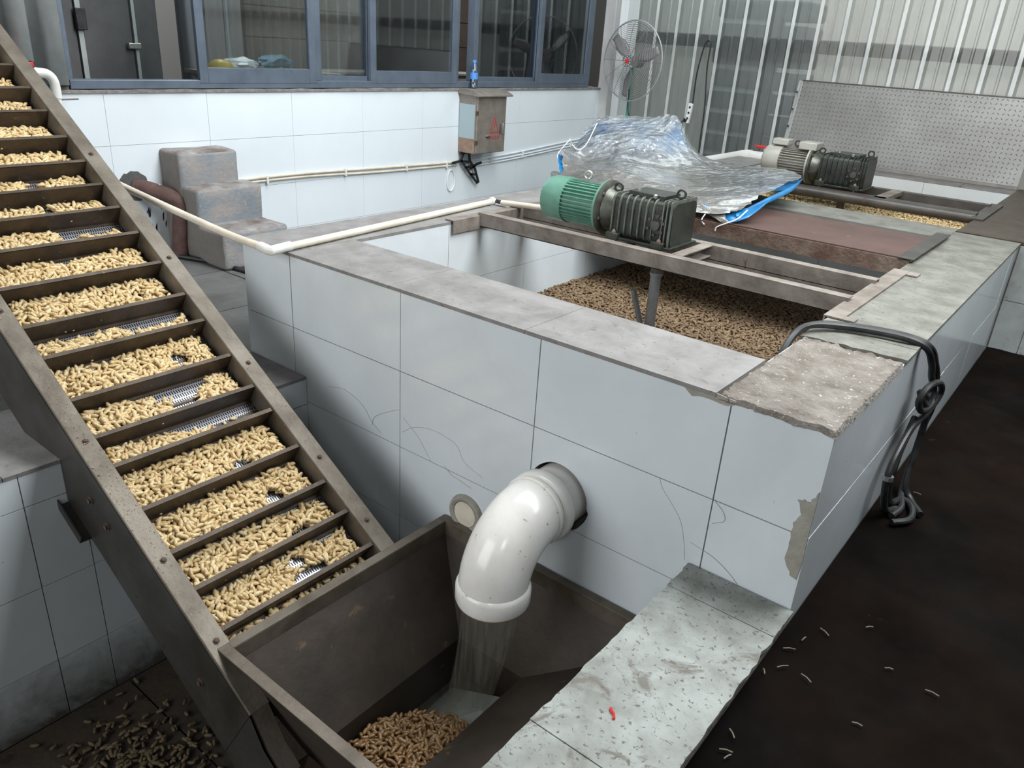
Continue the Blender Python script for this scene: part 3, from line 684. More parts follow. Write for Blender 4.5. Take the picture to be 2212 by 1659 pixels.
def peanut_stuff(name, C, F, S, mat, label, cat, extra=None):
    n = len(C); V = np.einsum('nij,vj->nvi', F * S[:, None, None], PV) + C[:, None, :]
    m = len(PV); o0 = C.mean(0); V = (V - o0).reshape(-1, 3)
    quads = np.array([f for f in PF_ if len(f) == 4]); caps = np.array([f for f in PF_ if len(f) == 6])
    off = (np.arange(n) * m)[:, None, None]
    Q = (quads[None] + off).reshape(-1, 4); H = (caps[None] + off).reshape(-1, 6)
    me = bpy.data.meshes.new(name); me.vertices.add(len(V)); me.vertices.foreach_set('co', V.astype(np.float32).ravel())
    nl = len(Q) * 4 + len(H) * 6; me.loops.add(nl); me.loops.foreach_set('vertex_index', np.concatenate([Q.ravel(), H.ravel()]).astype(np.int32))
    me.polygons.add(len(Q) + len(H))
    ls = np.concatenate([np.arange(len(Q)) * 4, len(Q) * 4 + np.arange(len(H)) * 6]).astype(np.int32); me.polygons.foreach_set('loop_start', ls)
    me.polygons.foreach_set('use_smooth', np.ones(len(Q) + len(H), bool)); me.update(calc_edges=True); me.validate()
    me.materials.append(mat)
    o = bpy.data.objects.new(name, me); COL.objects.link(o); o.location = o0; tag(o, label, cat, kind='stuff'); return o

# ------------------------------------------------------------------ conveyor
TH_ = math.atan(.612); U = Vector((-math.cos(TH_), 0, math.sin(TH_))); NN = Vector((math.sin(TH_), 0, math.cos(TH_))); O0 = Vector((1.143, 0, -.779))
def cvp(s, y, h): return O0 + U * s + NN * h + Vector((0, y, 0))
CT = Matrix(((U.x, 0, NN.x, O0.x), (0, 1, 0, 0), (U.z, 0, NN.z, O0.z), (0, 0, 0, 1)))   # (s, y, h) -> world
YL, YR = -.875, -.315
cvr = empty('peanut_conveyor', tuple(cvp(1.5, (YL + YR) / 2, -.3))); tag(cvr, 'long inclined steel conveyor carrying cream peanuts up to the left', 'conveyor')
SE = 3.22
def channel(yi, yo, s0, s1, wh, lower=False):
    g = G()
    sg = 1 if yo > yi else -1
    a, b = sorted((yi, yo)); g.box(s0, s1, a, b, -.004, 0, CT)                      # top flange
    a, b = sorted((yo, yo - sg * .004)); g.box(s0, s1, a, b, -wh, -.004, CT)        # outer web
    a, b = sorted((yi, yi + sg * .003)); g.box(s0, s1, a, b, -.15, -.004, CT)       # inner skirt
    a, b = sorted((yi, yo)); g.box(s0, s1, a, b, -wh, -wh + .004, CT)
    return g
build(channel(YR, YR + .062, .0, SE, .29), 'side_panel', M_rail, cvr, bevel=.0015)
build(channel(YL, YL - .060, -.20, SE, .29), 'side_panel', M_rail, cvr, bevel=.0015)
# lower curved end of the near side panel
g = G(); g.prism([cvp(-.20, YL - .056, 0), cvp(-.30, YL - .056, -.045), cvp(-.38, YL - .056, -.05), cvp(-1.0, YL - .056, -.06), cvp(-1.0, YL - .056, -.45), cvp(-.20, YL - .056, -.29)], (0, -.004, 0))
build(g, 'tail_panel', M_side, cvr)
g = G(); g.prism([cvp(-.20, YL - .060, 0), cvp(-.30, YL - .060, -.045), cvp(-.38, YL - .060, -.05), cvp(-.38, YL - .060, -.062), cvp(-.29, YL - .060, -.057), cvp(-.20, YL - .060, -.012)], (0, .055, 0))
build(g, 'tail_flange', M_rail, cvr)
build(G().box(-.20, SE, YL - .062, YL - .0605, -.286, -.012, CT), 'web_cover', M_side, cvr)
build(G().box(-.2, SE, YL, YR, -.29, -.286, CT), 'underside_pan', M_side, cvr)
HB = -.088
FS = [.04, .178, .315, .468, .642, .752, .905, 1.083, 1.220, 1.395, 1.556, 1.700, 1.830, 1.970, 2.12, 2.282, 2.43, 2.58, 2.73, 2.88, 3.03, 3.15]
fm = mesh_of(G().box(-.002, .002, -.278, .278, 0, .076).box(-.002, .012, -.278, .278, .074, .0775).box(-.012, .002, -.278, .278, 0, .004), 'flight', M_flight, Vector((0, 0, 0)), 30)
pm = mesh_of(G().box(-.040, .040, -.277, .277, -.0015, 0), 'belt_plate', M_slot, Vector((0, 0, 0)), 0)
pst = mesh_of(G().box(-.006, .006, -.277, .277, -.004, .003), 'hinge_strip', M_flight, Vector((0, 0, 0)), 0)
RM = CT.to_3x3().to_4x4()
def put(me, name, s, h, ry=0):
    o = bpy.data.objects.new(name, me); COL.objects.link(o); o.parent = cvr; o.location = cvp(s, (YL + YR) / 2, h) - ORG[cvr]
    o.rotation_euler = (RM @ Matrix.Rotation(ry, 4, 'Y')).to_euler(); return o
for i, s in enumerate(FS):
    put(fm, 'flight', s, HB + .002, random.uniform(-.06, .06))
    nx_ = FS[i + 1] if i + 1 < len(FS) else SE
    mid = (s + nx_) / 2
    for c in ((s + mid) / 2, (mid + nx_) / 2):
        o = put(pm, 'belt_plate', c, HB + random.uniform(0, .003), random.uniform(-.03, .05)); o.scale = ((mid - s) / .080 * .97, 1, 1)
    put(pst, 'hinge_strip', mid, HB)
for c in (-.002,):
    put(pm, 'belt_plate', c, HB)
build(G().box(-.03, SE, YL + .001, YR - .001, HB - .03, HB - .012, CT), 'belt_bed', M_flight, cvr)
for s in (.02, .30, .75, 1.3, 1.9):                    # bolts on the flanges and web
    for y, sd in ((YR + .03, 1), (YL - .03, -1)):
        build(G().lathe([(0, .010), (.002, .010), (.0021, .006), (.007, .006), (.0075, .003)], cvp(s + (.1 if sd > 0 else 0), y, 0), NN, 6), 'bolt', M_bolt2, cvr)
for s, h in ((.62, -.12), (.52, -.12), (-.02, -.16)):
    build(G().lathe([(0, .013), (.003, .013), (.0031, .008), (.010, .008)], cvp(s, YL - .062, h), (0, -1, 0), 8), 'bolt', M_bolt2, cvr)
g = G(); g.box(.585, .74, YL - .09, YL - .058, -.30, -.287, CT).box(.585, .74, YL - .093, YL - .088, -.30, -.27, CT); build(g, 'side_bracket', M_side, cvr)

pk_C, pk_N = [], []
EXT = {0: [1.2]*7, 1: [.97, .97, .97, .97, .97, .97, .97], 2: [.98, .98, .98, .95, .9, .85, .8], 3: [.98] * 7, 4: [.97, .95, .95, .97, .97, .97, .95], 5: [.95, .9, .82, .62, .42, .20, .30],
       6: [.98, .95, .9, .85, .5, .9, .95], 7: [.98, .95, .9, .97, .97, .98, .97], 8: [.95, .8, .75, .8, .55, .55, .75], 9: [.95] * 7, 10: [.98, .9, .97, .8, .9, .95, .9], 11: [.95, .95, .95, .9, .7, .5, .8], 12: [.95, .95, .9, .85, .9, .9, .95],
       13: [.95, .95, .9, .9, .8, .95, .95], 14: [.95] * 7, 15: [.95] * 7, 16: [.95, .9, .9, .9, .9, .95, .95], 17: [.95] * 7}
HOLES = {0: [(.68, .30, .055, .55)], 1: [(.62, .22, .13, .20), (.60, .62, .05, .2), (.85, .9, .1, .1)], 2: [(.72, .14, .10, .22)], 3: [(.72, .25, .07, .25)], 4: [(.68, .22, .07, .2)], 5: [(.72, .5, .05, .3), (.60, .15, .10, .14)], 6: [(.60, .2, .09, .45), (.66, .6, .06, .3), (.55, .8, .1, .2)],
         7: [(.74, .45, .055, .20)], 8: [(.60, .3, .03, .5), (.80, .2, .05, .2)], 9: [(.78, .5, .03, .15)], 11: [(.62, .3, .08, .6)], 12: [(.60, .3, .05, .6)], 13: [(.62, .3, .05, .6)]}
def pocket(i, s0, s1):
    ext = EXT.get(i, [.95] * 7); holes = HOLES.get(i, [])
    ds, dy = .0132, .0155
    for layer in range(3):
        ns = int((s1 - s0) / ds); ny_ = int((YR - YL - .02) / dy)
        for a in range(ns):
            for b in range(ny_):
                if layer == 1 and random.random() < .15: continue
                s = s0 + .016 + (a + .5 * (layer % 2) + random.uniform(-.4, .4)) * ds; y = YL + .010 + (b + .5 * (layer % 2) + random.uniform(-.4, .4)) * dy
                u = (y - YL) / (YR - YL); v = (s - s0) / (s1 - s0)
                if s > s1 - .012 or u > .985 or u < .01 or v < .02: continue
                q = u * 6; k = min(int(q), 5); e = ext[k] * (1 - q + k) + ext[k + 1] * (q - k) + .06 * hnoise(u * 14, i * 3.7)
                if v > e: continue
                if any(((u - hu) / ru) ** 2 + ((v - hv) / rv) ** 2 < 1 for hu, hv, ru, rv in holes): continue
                if layer == 2 and (v > .55 * e or random.random() < .35): continue
                if layer == 1 and v > e - .06: continue
                if i == 0 and cvp(s, y, HB).x > 1.118: continue
                h = HB + .008 + layer * .010 + (.010 * max(0, 1 - v * 1.6)) + random.uniform(0, .004)
                pk_C.append(tuple(cvp(s, y, h)))
pocket(0, -.10, FS[0])
for i in range(len(FS) - 1): pocket(i + 1, FS[i], FS[i + 1])
for (s, u) in ((.80, .62), (.83, .70), (1.02, .55), (.66, .60), (.69, .75), (.70, .82), (.205, .8), (1.72, .8), (1.75, .65)):
    pk_C.append(tuple(cvp(s, YL + u * .56, HB + .008)))
pC = np.array(pk_C); pF = frames(len(pC), NN, .28); pS = RNG.normal(1.0, .12, len(pC)).clip(.72, 1.3)

# hopper peanuts
hC = []
for layer in range(4):
    for a in range(16):
        for b in range(36):
            x = 1.375 + (a + random.uniform(-.4, .4)) * .0170; y = -.885 + (b + random.uniform(-.4, .4)) * .0150
            top = -1.175 + .035 * math.exp(-((y + .62) / .16) ** 2) - .35 * max(0, y + .44) - .25 * max(0, 1.47 - x)
            if y > -.315 - 1.3 * max(0, 1.545 - x) or x > 1.630 or x < 1.385: continue
            if y > -.875: hC.append((x, y, top - layer * .011 + random.uniform(0, .006)))
hC = np.array(hC); hF = frames(len(hC), (0, 0, 1), .3); hS = RNG.normal(1.0, .12, len(hC)).clip(.72, 1.3)
camp = np.array(cam.location)
allC = np.concatenate([pC, hC]); allF = np.concatenate([pF, hF]); allS = np.concatenate([pS, hS]); isH = np.arange(len(allC)) >= len(pC)
PMS = []
for mt in (M_pn, M_pnh):
    me = bpy.data.meshes.new('peanut'); me.from_pydata([tuple(v) for v in PV2], [], PF2); me.polygons.foreach_set('use_smooth', [True] * len(me.polygons)); me.materials.append(mt); PMS.append(me)
dist = np.linalg.norm(allC - camp, axis=1)
# upper-layer peanuts only: those with nothing resting on them
from mathutils.kdtree import KDTree
from bpy_extras.object_utils import world_to_camera_view
bpy.context.view_layer.update()
kd = KDTree(len(allC))
for i, c in enumerate(allC): kd.insert(c, i)
kd.balance()
order = np.argsort(dist); chosen = []
for i in order:
    c = Vector(allC[i]); up = Vector((0, 0, 1)) if isH[i] else NN
    if not isH[i] and allC[i][0] > 1.13: continue
    if any((Vector(allC[j]) - c).dot(up) > .006 and ((Vector(allC[j]) - c) - up * (Vector(allC[j]) - c).dot(up)).length < .011 for (_, j, d_) in kd.find_range(c, .022) if j != i): continue
    vx, vy, _ = world_to_camera_view(SC, cam, c)
    if not (.004 < vx < .996 and .004 < vy < .996): continue
    if isH[i] and allC[i][1] < -.66: continue
    chosen.append(i)
    if len(chosen) == 300: break
for i in chosen:
    o = bpy.data.objects.new('peanut', PMS[1 if isH[i] else 0]); COL.objects.link(o)
    o.matrix_world = Matrix.Translation(Vector(allC[i])) @ Matrix([list(r) for r in allF[i]]).to_4x4() @ Matrix.Scale(float(allS[i]), 4)
    if isH[i]: tag(o, 'wet brown unshelled peanut heaped in the bottom of the steel hopper', 'peanut', 'peanuts on top of the heap in the hopper')
    else: tag(o, 'cream unshelled peanut lying in the lower pockets of the conveyor', 'peanut', 'peanuts on the lower end of the conveyor')
mask = np.ones(len(allC), bool); mask[chosen] = False
m1 = mask & ~isH; m2 = mask & isH
peanut_stuff('conveyor_peanuts', allC[m1], allF[m1], allS[m1], M_pn, 'cream unshelled peanuts filling the pockets of the inclined conveyor', 'peanuts')
peanut_stuff('hopper_peanuts', allC[m2], allF[m2], allS[m2], M_pnh, 'wet brown peanuts underneath in the hopper heap', 'peanuts')

def bed(name, x0, x1, y0, y1, zf, mat, label, sp=.0158, layers=1, crop=None):
    C = []
    nx_ = int((x1 - x0) / sp); ny_ = int((y1 - y0) / sp)
    X, Y = np.meshgrid(np.arange(nx_), np.arange(ny_)); X = X.ravel(); Y = Y.ravel(); n = len(X)
    x = x0 + (X + .5 + RNG.uniform(-.45, .45, n)) * sp; y = y0 + (Y + .5 + RNG.uniform(-.45, .45, n)) * sp
    z = np.array([zf(a, b) for a, b in zip(x, y)]) + RNG.uniform(-.006, .008, n)
    C = np.stack([x, y, z], 1)
    o = peanut_stuff(name, C, frames(n, (0, 0, 1), .35), RNG.normal(1.0, .12, n).clip(.7, 1.3), mat, label, 'peanuts')
    g = G(); k = 24
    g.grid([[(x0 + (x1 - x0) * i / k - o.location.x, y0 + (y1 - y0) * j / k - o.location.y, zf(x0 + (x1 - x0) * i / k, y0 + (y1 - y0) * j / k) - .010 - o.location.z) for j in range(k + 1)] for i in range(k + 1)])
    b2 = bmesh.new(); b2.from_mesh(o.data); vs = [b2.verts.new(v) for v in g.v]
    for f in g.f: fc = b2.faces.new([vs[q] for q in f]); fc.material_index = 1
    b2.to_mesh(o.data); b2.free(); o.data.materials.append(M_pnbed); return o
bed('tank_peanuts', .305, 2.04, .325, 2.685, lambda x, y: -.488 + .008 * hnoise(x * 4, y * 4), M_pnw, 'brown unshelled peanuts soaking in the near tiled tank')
bed('far_tank_peanuts', .305, 2.04, 3.065, 4.94, lambda x, y: -.125 + .012 * hnoise(x * 5, y * 5), M_pn, 'pale peanuts filling the far tank behind the dividing wall', .020)
# peanuts dropped on the pit floor
fc = []
for k in range(420):
    x = .95 + abs(random.gauss(0, .22)) - .28 + .1; y = -.86 - abs(random.gauss(0, .22))
    x = random.gauss(.78, .15); y = random.gauss(-1.02, .12)
    if x < .40 or y > -.70: continue
    fc.append((x, y, PF + .008 + random.uniform(0, .008)))
fc = np.array(fc); peanut_stuff('floor_peanuts', fc, frames(len(fc), (0, 0, 1), .2), RNG.normal(1, .1, len(fc)), M_pnf, 'dark wet peanuts scattered on the pit floor beside the conveyor', 'peanuts')

# crumbs on the conveyor rails
g = G()
for k in range(520):
    left = random.random() < .8
    s = random.choice([random.gauss(.9, .25), random.gauss(.55, .15), random.uniform(.1, 1.8)]) if left else random.choice([random.gauss(.62, .08), random.uniform(0, 1.8)])
    y = random.uniform(YL - .056, YL - .004) if left else random.uniform(YR + .006, YR + .058)
    r = random.uniform(.0012, .0034); c = cvp(s, y, r * .5)
    q = [Vector((random.uniform(-1, 1), random.uniform(-1, 1), random.uniform(-.5, .8))) * r for _ in range(4)]
    g.add([c + a for a in q], [(0, 1, 2), (0, 2, 3), (0, 3, 1), (1, 3, 2)])
tag(build(g, 'shell_crumbs', M_crumb, ang=0), 'pale shell crumbs sprinkled on the conveyor side flanges', 'crumbs', kind='stuff')

# ------------------------------------------------------------------ hopper
hp = empty('steel_hopper', (1.6, -.47, -1.35)); tag(hp, 'brown stained steel hopper in the pit under the white elbow pipe', 'hopper')
hx0, hx1, hy0, hy1, hz = 1.168, 2.045, -.885, -.035, -.779
bx0, bx1, by0, by1, bz_ = 1.37, 1.64, -.80, -.167, -1.10
def wall4(pts, name, mat=M_hop, t=.004):
    g = G(); a = [Vector(p) for p in pts]; n_ = (a[1] - a[0]).cross(a[2] - a[0]).normalized() * t
    g.prism(a, n_); return build(g, name, mat, hp, ang=0)
zl_ = hz - .05
wall4([(hx0, hy0, zl_), (hx0, hy1, zl_), (bx0, by1, bz_), (bx0, by0, bz_)], 'left_wall')
wall4([(hx0, hy1, zl_), (hx1, hy1, zl_), (bx1, by1, bz_), (bx0, by1, bz_)], 'back_wall')
wall4([(hx1, hy1, zl_), (hx1, hy0, zl_), (bx1, by0, bz_), (bx1, by1, bz_)], 'right_wall')
wall4([(hx1, hy0, zl_), (hx0, hy0, zl_), (bx0, by0, bz_), (bx1, by0, bz_)], 'front_wall')
for nm, b_ in (('rim', (hx0 - .03, hx0 + .003, hy0, hy1)), ('rim', (hx0 - .03, hx1, hy1 - .003, hy1 + .028)), ('rim', (hx0 - .03, hx1, hy0 - .03, hy0 + .003)), ('rim', (hx1 - .003, hx1 + .012, hy0, hy1))):
    g = G(); x0, x1, y0, y1 = b_; g.box(x0, x1, y0, y1, hz - .004, hz)
    build(g, nm, M_rail, hp, bevel=.0012)
g = G(); g.box(hx0, hx0 + .004, hy0, hy1, zl_ - .002, hz - .003); build(g, 'lip', M_rail, hp)
build(G().box(hx0, hx1, hy1 - .004, hy1, zl_ - .002, hz - .003), 'lip', M_rail, hp)
build(G().box(hx0, hx1, hy0, hy0 + .004, zl_ - .002, hz - .003), 'lip', M_rail, hp)
g = G(); zt = -1.33
g.box(bx0 - .003, bx0, -.93, by1, zt, bz_).box(bx1, bx1 + .003, -.93, by1, zt, bz_).box(bx0, bx1, by1, by1 + .003, zt, bz_).box(bx0, bx1, -.93, -.926, zt, bz_).box(bx0, bx1, -.93, by1, zt - .003, zt)
build(g, 'trough', M_hop, hp, ang=0)
wall4([(bx0, -.20, -1.30), (bx1, -.20, -1.17), (bx1, -.46, -1.28), (bx0, -.46, -1.32)], 'deflector_plate', M_galv, .003)
wtr = build(G().box(bx0 + .002, bx1 - .002, -.924, by1 - .002, zt + .002, -1.262), 'trough_water', M_water, ang=0); tag(wtr, 'murky water lying in the bottom of the hopper', 'water', kind='stuff')

# ------------------------------------------------------------------ big white elbow pipe
ep = empty('elbow_pipe', (1.60, -.2, -.68)); tag(ep, 'large white plastic elbow pipe coming out of the tank front over the hopper', 'pipe')
r0 = .098; ec = Vector((1.60, -.120, -.675))
build(G().tube([(1.60, .30, -.50), (1.60, -.125, -.50)], [r0, r0], 40), 'straight_pipe', M_pvc, ep, ang=50)
bend = arc((1.60, -.120, -.675), (0, 0, 1), (0, -1, 0), .175, 0, PI / 2, 18)
build(G().tube([Vector((1.60, -.080, -.50))] + bend + [Vector((1.60, -.295, -.684))], [r0 + .006] * (len(bend) + 2), 40, caps=False), 'bend', M_pvc, ep, ang=50)
def ring(pts, rad, name): build(G().tube(pts, rad, 40, caps=True), name, M_pvc, ep, ang=40)
ring([(1.60, -.060, -.50), (1.60, -.0605, -.50), (1.60, -.068, -.50), (1.60, -.100, -.50), (1.60, -.108, -.50), (1.60, -.1085, -.50)], [.095, .108, .113, .113, .108, .095], 'collar')
ring([(1.60, -.120, -.50), (1.60, -.1205, -.50), (1.60, -.126, -.50), (1.60, -.132, -.5), (1.60, -.1325, -.50)], [.095, .107, .110, .107, .095], 'collar_bead')
z_ = -.668
g = G(); g.tube([(1.60, -.295, z_ + .010), (1.60, -.295, z_ + .006), (1.60, -.295, z_ - .004), (1.60, -.295, z_ - .044), (1.60, -.295, z_ - .052), (1.60, -.295, z_ - .0521), (1.60, -.295, z_ - .02)], [.104, .108, .112, .112, .109, .098, .097], 40, caps=False); build(g, 'socket_end', M_pvc, ep, ang=40)
build(G().tube([(1.60, -.295, z_ - .0525), (1.60, -.295, z_ - .056)], [.1085, .1075], 40, caps=False), 'rust_lip', M_boxR, ep)
tag(build(G().tube(spline([(1.60, -.295, -.70), (1.595, -.300, -.80), (1.58, -.31, -.95), (1.555, -.325, -1.12), (1.535, -.335, -1.27)], 5), [.093 - .0016 * k for k in range(21)], 28, caps=False), 'water_stream', M_water, ang=60), 'thin sheet of water falling from the elbow pipe into the hopper', 'water', kind='stuff')
g = G(); g.tube(arc((1.236, -.004, -.735), (1, 0, 0), (0, 0, 1), .060, 0, 2 * PI, 28), .014, 8); b_ = build(g, 'drain_spigot', M_patch); tag(b_, 'small cemented drain opening in the tank front behind the hopper corner', 'drain')
build(G().tube([(1.236, .0, -.735), (1.236, -.012, -.735)], .048, 20), 'plug', M_cpvc, b_)

# ------------------------------------------------------------------ beams over the near tank
def lbeam(name, x0, x1, y, z, w, h, mat, label, flip=1, parent=None, flangeup=True):
    g = G(); t = .005; ya, yb = sorted((y, y + flip * w))
    g.box(x0, x1, ya, yb, z - t, z)
    g.box(x0, x1, y, y + flip * t, z - h, z - t); g.box(x0, x1, ya, yb, z - h, z - h + t)
    o = build(g, name, mat, parent, bevel=.001)
    if label: tag(o, label, 'beam')
    return o
fr = empty('motor_frame', (1.18, 1.28, 0)); tag(fr, 'dusty welded steel beam frame spanning the near tank under the green motor', 'frame')
lbeam('cross_beam', .305, 2.045, 1.085, .022, .05, .065, M_beam, None, 1, fr)
lbeam('cross_beam', .305, 2.045, 1.475, .022, -.05, .065, M_beam, None, 1, fr)
build(G().box(.305, 2.045, 1.425, 1.430, -.055, .018), 'web', M_beam, fr)
lbeam('cross_beam', 1.31, 1.36, 1.14, .022, .285, .05, M_beam, None, 1, fr)
lbeam('cross_beam', .99, 1.03, 1.14, .020, .285, .05, M_rust, None, 1, fr)
build(G().box(.262, .318, .90, 1.62, .002, .008).box(.312, .318, .90, 1.62, -.055, .002), 'end_angle', M_beam, fr, bevel=.001)
build(G().box(2.030, 2.092, .865, 1.765, .002, .008).box(2.030, 2.036, .865, 1.765, -.055, .002), 'end_angle', M_beam, fr, bevel=.001)
build(G().box(2.092, 2.135, 1.70, 1.765, .002, .007).box(2.092, 2.13, .865, .91, .002, .007), 'end_tab', M_beam, fr)

sh = empty('stirrer_shaft', (1.20, 1.22, -.5)); tag(sh, 'grey steel stirrer shaft standing in the peanuts below the motor', 'shaft')
build(G().tube([(1.205, 1.24, -.03), (1.205, 1.24, -.10)], .027, 20), 'coupling', M_dbeam, sh)
build(G().tube([(1.205, 1.24, -.10), (1.205, 1.24, -.112), (1.205, 1.24, -.113), (1.205, 1.24, -.52)], [.029, .029, .024, .024], 20), 'rod', M_shaft, sh)
build(G().tube([(1.205, 1.24, -.47), (1.105, 1.235, -.20)], .014, 6), 'paddle_arm', M_shaft, sh)

def rrect(y0, y1, z0, z1, r, n=5):
    out = []
    for cy, cz, a0 in ((y1 - r, z1 - r, 0), (y0 + r, z1 - r, PI / 2), (y0 + r, z0 + r, PI), (y1 - r, z0 + r, 1.5 * PI)):
        for k in range(n + 1): a = a0 + PI / 2 * k / n; out.append((cy + r * math.cos(a), cz + r * math.sin(a)))
    return out
def motor(root, bx, by, bz, sc, mf, mb, mfl, green=True):
    """bx,by,bz = axis point at the fan-cover end; x grows toward the gearbox"""
    T = Matrix.Translation((bx, by, bz)) @ Matrix.Scale(sc, 4)
    def B(g, nm, mat, bev=0, ang=35): return build(g, nm, mat, root, bevel=bev, ang=ang)
    g = G(); g.lathe([(0, .055), (.004, .080), (.015, .097), (.035, .105), (.13, .107), (.132, .100)], (0, 0, 0), (1, 0, 0), 40, T); B(g, 'fan_cover', mf)
    # finned body
    g = G(); x0, x1 = .128, .325; nf = 34; pts = []
    for k in range(nf):
        a = 2 * PI * k / nf; w_ = .028
        for da, r in ((-w_, .086), (-w_, .101), (w_, .101), (w_, .086)): pts.append((x0, r * math.cos(a + da), r * math.sin(a + da)))
    g.prism(pts, (x1 - x0, 0, 0), T); B(g, 'finned_body', mb, ang=25)
    g = G(); g.lathe([(0, .092), (.002, .124), (.014, .125), (.0142, .10)], (.325, 0, 0), (1, 0, 0), 48, T); B(g, 'flange', mfl)
    g = G(); g.lathe([(0, .10), (.0005, .127), (.014, .128), (.018, .120), (.020, .100)], (.3395, 0, 0), (1, 0, 0), 48, T); B(g, 'mating_flange', M_bell)
    g = G(); g.lathe([(0, .098), (.004, .104), (.03, .095), (.055, .080), (.07, .076)], (.358, 0, 0), (1, 0, 0), 40, T); B(g, 'bell_housing', M_bell)
    for k in range(6):
        a = 2 * PI * (k + .3) / 6; g = G(); g.lathe([(0, .008), (.008, .008)], (.358, .110 * math.cos(a), .110 * math.sin(a)), (1, 0, 0), 6, T); B(g, 'flange_bolt', M_bell)
    # gearbox
    gx0, gx1, hy, z0, z1 = .425, .735, .118, -.105, .095
    g = G(); g.prism([(gx0, y, z) for y, z in rrect(-hy + .012, hy - .012, z0, z1 - .006, .03)], (gx1 - gx0, 0, 0), T); B(g, 'gearbox_body', M_cast)
    for k in range(7):
        x = gx0 + .008 + k * .034
        g = G(); g.prism([(x, y, z) for y, z in rrect(-hy, hy, z0 + .01, z1 + .002, .038, 6)], (.006, 0, 0), T); B(g, 'cooling_rib', M_castL if green else M_cast, .001 * sc)
    for k in range(3):
        x = gx1 - .048 + k * .018
        g = G(); g.prism([(x, y, z) for y, z in rrect(-hy - .002, hy, z0 + .005, z1 + .006, .012, 3)], (.005, 0, 0), T); B(g, 'end_rib', M_castL if green else M_cast)
    g = G(); g.box(gx0 + .06, gx1 - .07, -.075, .075, z1 - .01, z1 + .016, T); B(g, 'top_cover', M_cast, .004)
    g = G(); g.lathe([(0, .008), (.01, .008)], (gx0 + .10, -.05, z1 + .015), (0, 0, 1), 6, T); B(g, 'cover_bolt', M_bolt)
    g = G(); g.lathe([(0, .010), (.012, .010), (.016, .006)], (gx1 - .11, -.085, z1 + .004), (0, 0, 1), 8, T); B(g, 'oil_plug', M_bolt)
    # round bearing cover on the front face
    cx, cz = gx0 + .235, -.012
    g = G(); g.lathe([(0, .050), (.006, .050), (.007, .040), (.010, .038)], (cx, -hy + .014, cz), (0, -1, 0), 28, T); B(g, 'bearing_cover', M_cast)
    g = G(); g.lathe([(0, .022), (.012, .020), (.0125, .012)], (cx, -hy + .004, cz), (0, -1, 0), 20, T); B(g, 'bearing_hub', M_dbeam)
    for k in range(6):
        a = 2 * PI * k / 6 + .4; g = G(); g.lathe([(0, .0075), (.012, .0075)], (cx + .040 * math.cos(a), -hy + .008, cz + .040 * math.sin(a)), (0, -1, 0), 6, T); B(g, 'cover_screw', M_dbeam)
    for (x, y) in ((gx0 + .005, -hy - .022), (gx0 + .235, -hy - .022), (gx0 + .005, hy - .03), (gx0 + .235, hy - .03)):
        g = G(); g.box(x - .004, x + .058, y, y + .052, z0 - .004, z0 + .028, T); o = B(g, 'mounting_foot', M_cast, .003)
        g = G(); g.lathe([(0, .010), (.008, .010), (.0081, .006), (.014, .006)], (x + .027, y + .02, z0 + .027), (0, 0, 1), 6, T); build(g, 'foot_bolt', M_boxR, o)
        if y < 0: g = G(); g.lathe([(0, .007), (.014, .007)], (x + .027, y + .02, z0 - .014), (0, 0, 1), 8, T); build(g, 'stud', M_bolt, o)
    g = G(); g.box(gx0 - .005, gx1 + .012, -hy - .012, hy + .012, z0 - .001, z0 + .010, T); B(g, 'base_flange', M_cast, .002)
    for (x, y, z, mt) in ((.215, 0, .105, M_bolt if green else M_dbeam), (gx0 - .025, -.02, .080, M_cast), (gx1 - .015, -.03, z1 + .004, M_cast)):
        c = Vector((x, y, z + .026)); g = G(); g.tube(arc(c, (.95, .3, 0), (0, 0, 1), .0175, 0, 2 * PI, 20)[:-1], .0052, 8, closed=True, T=T); g.cyl((x, y, z - .012), (x, y, z + .012), .006, 10, T=T); B(g, 'lifting_eye', mt)
gm = empty('green_gearmotor', (1.0, 1.28, .02)); tag(gm, 'green finned motor with dark ribbed gearbox on the near tank frame', 'motor')
motor(gm, .570, 1.285, .123, .96, M_green, M_green, M_green)

# cover board and rusty angle behind it
bd = build(G().box(.31, 2.036, 1.985, 2.565, -.004, .014), 'brown_board', M_ply, bevel=.002); tag(bd, 'red brown board laid across the near tank behind the green motor', 'board')
ra = empty('rusty_angle_beam', (1.2, 1.97, 0)); tag(ra, 'rusty angle beam along the front edge of the red brown board', 'beam')
build(G().box(.305, 2.045, 1.955, 1.962, -.062, .010), 'web', M_rust, ra); build(G().box(.305, 2.045, 1.962, 2.02, -.012, -.006), 'flange', M_rust, ra)
rb = build(G().box(.305, 2.045, 2.575, 2.64, -.03, .012), 'rear_beam', M_dbeam, bevel=.002); tag(rb, 'dark steel beam along the back edge of the red brown board', 'beam')
ep_ = build(G().box(1.995, 2.062, 1.95, 2.72, .014, .020), 'flat_bar', M_dbeam, bevel=.001); tag(ep_, 'flat dark steel bar across the right end of the red brown board', 'bar')

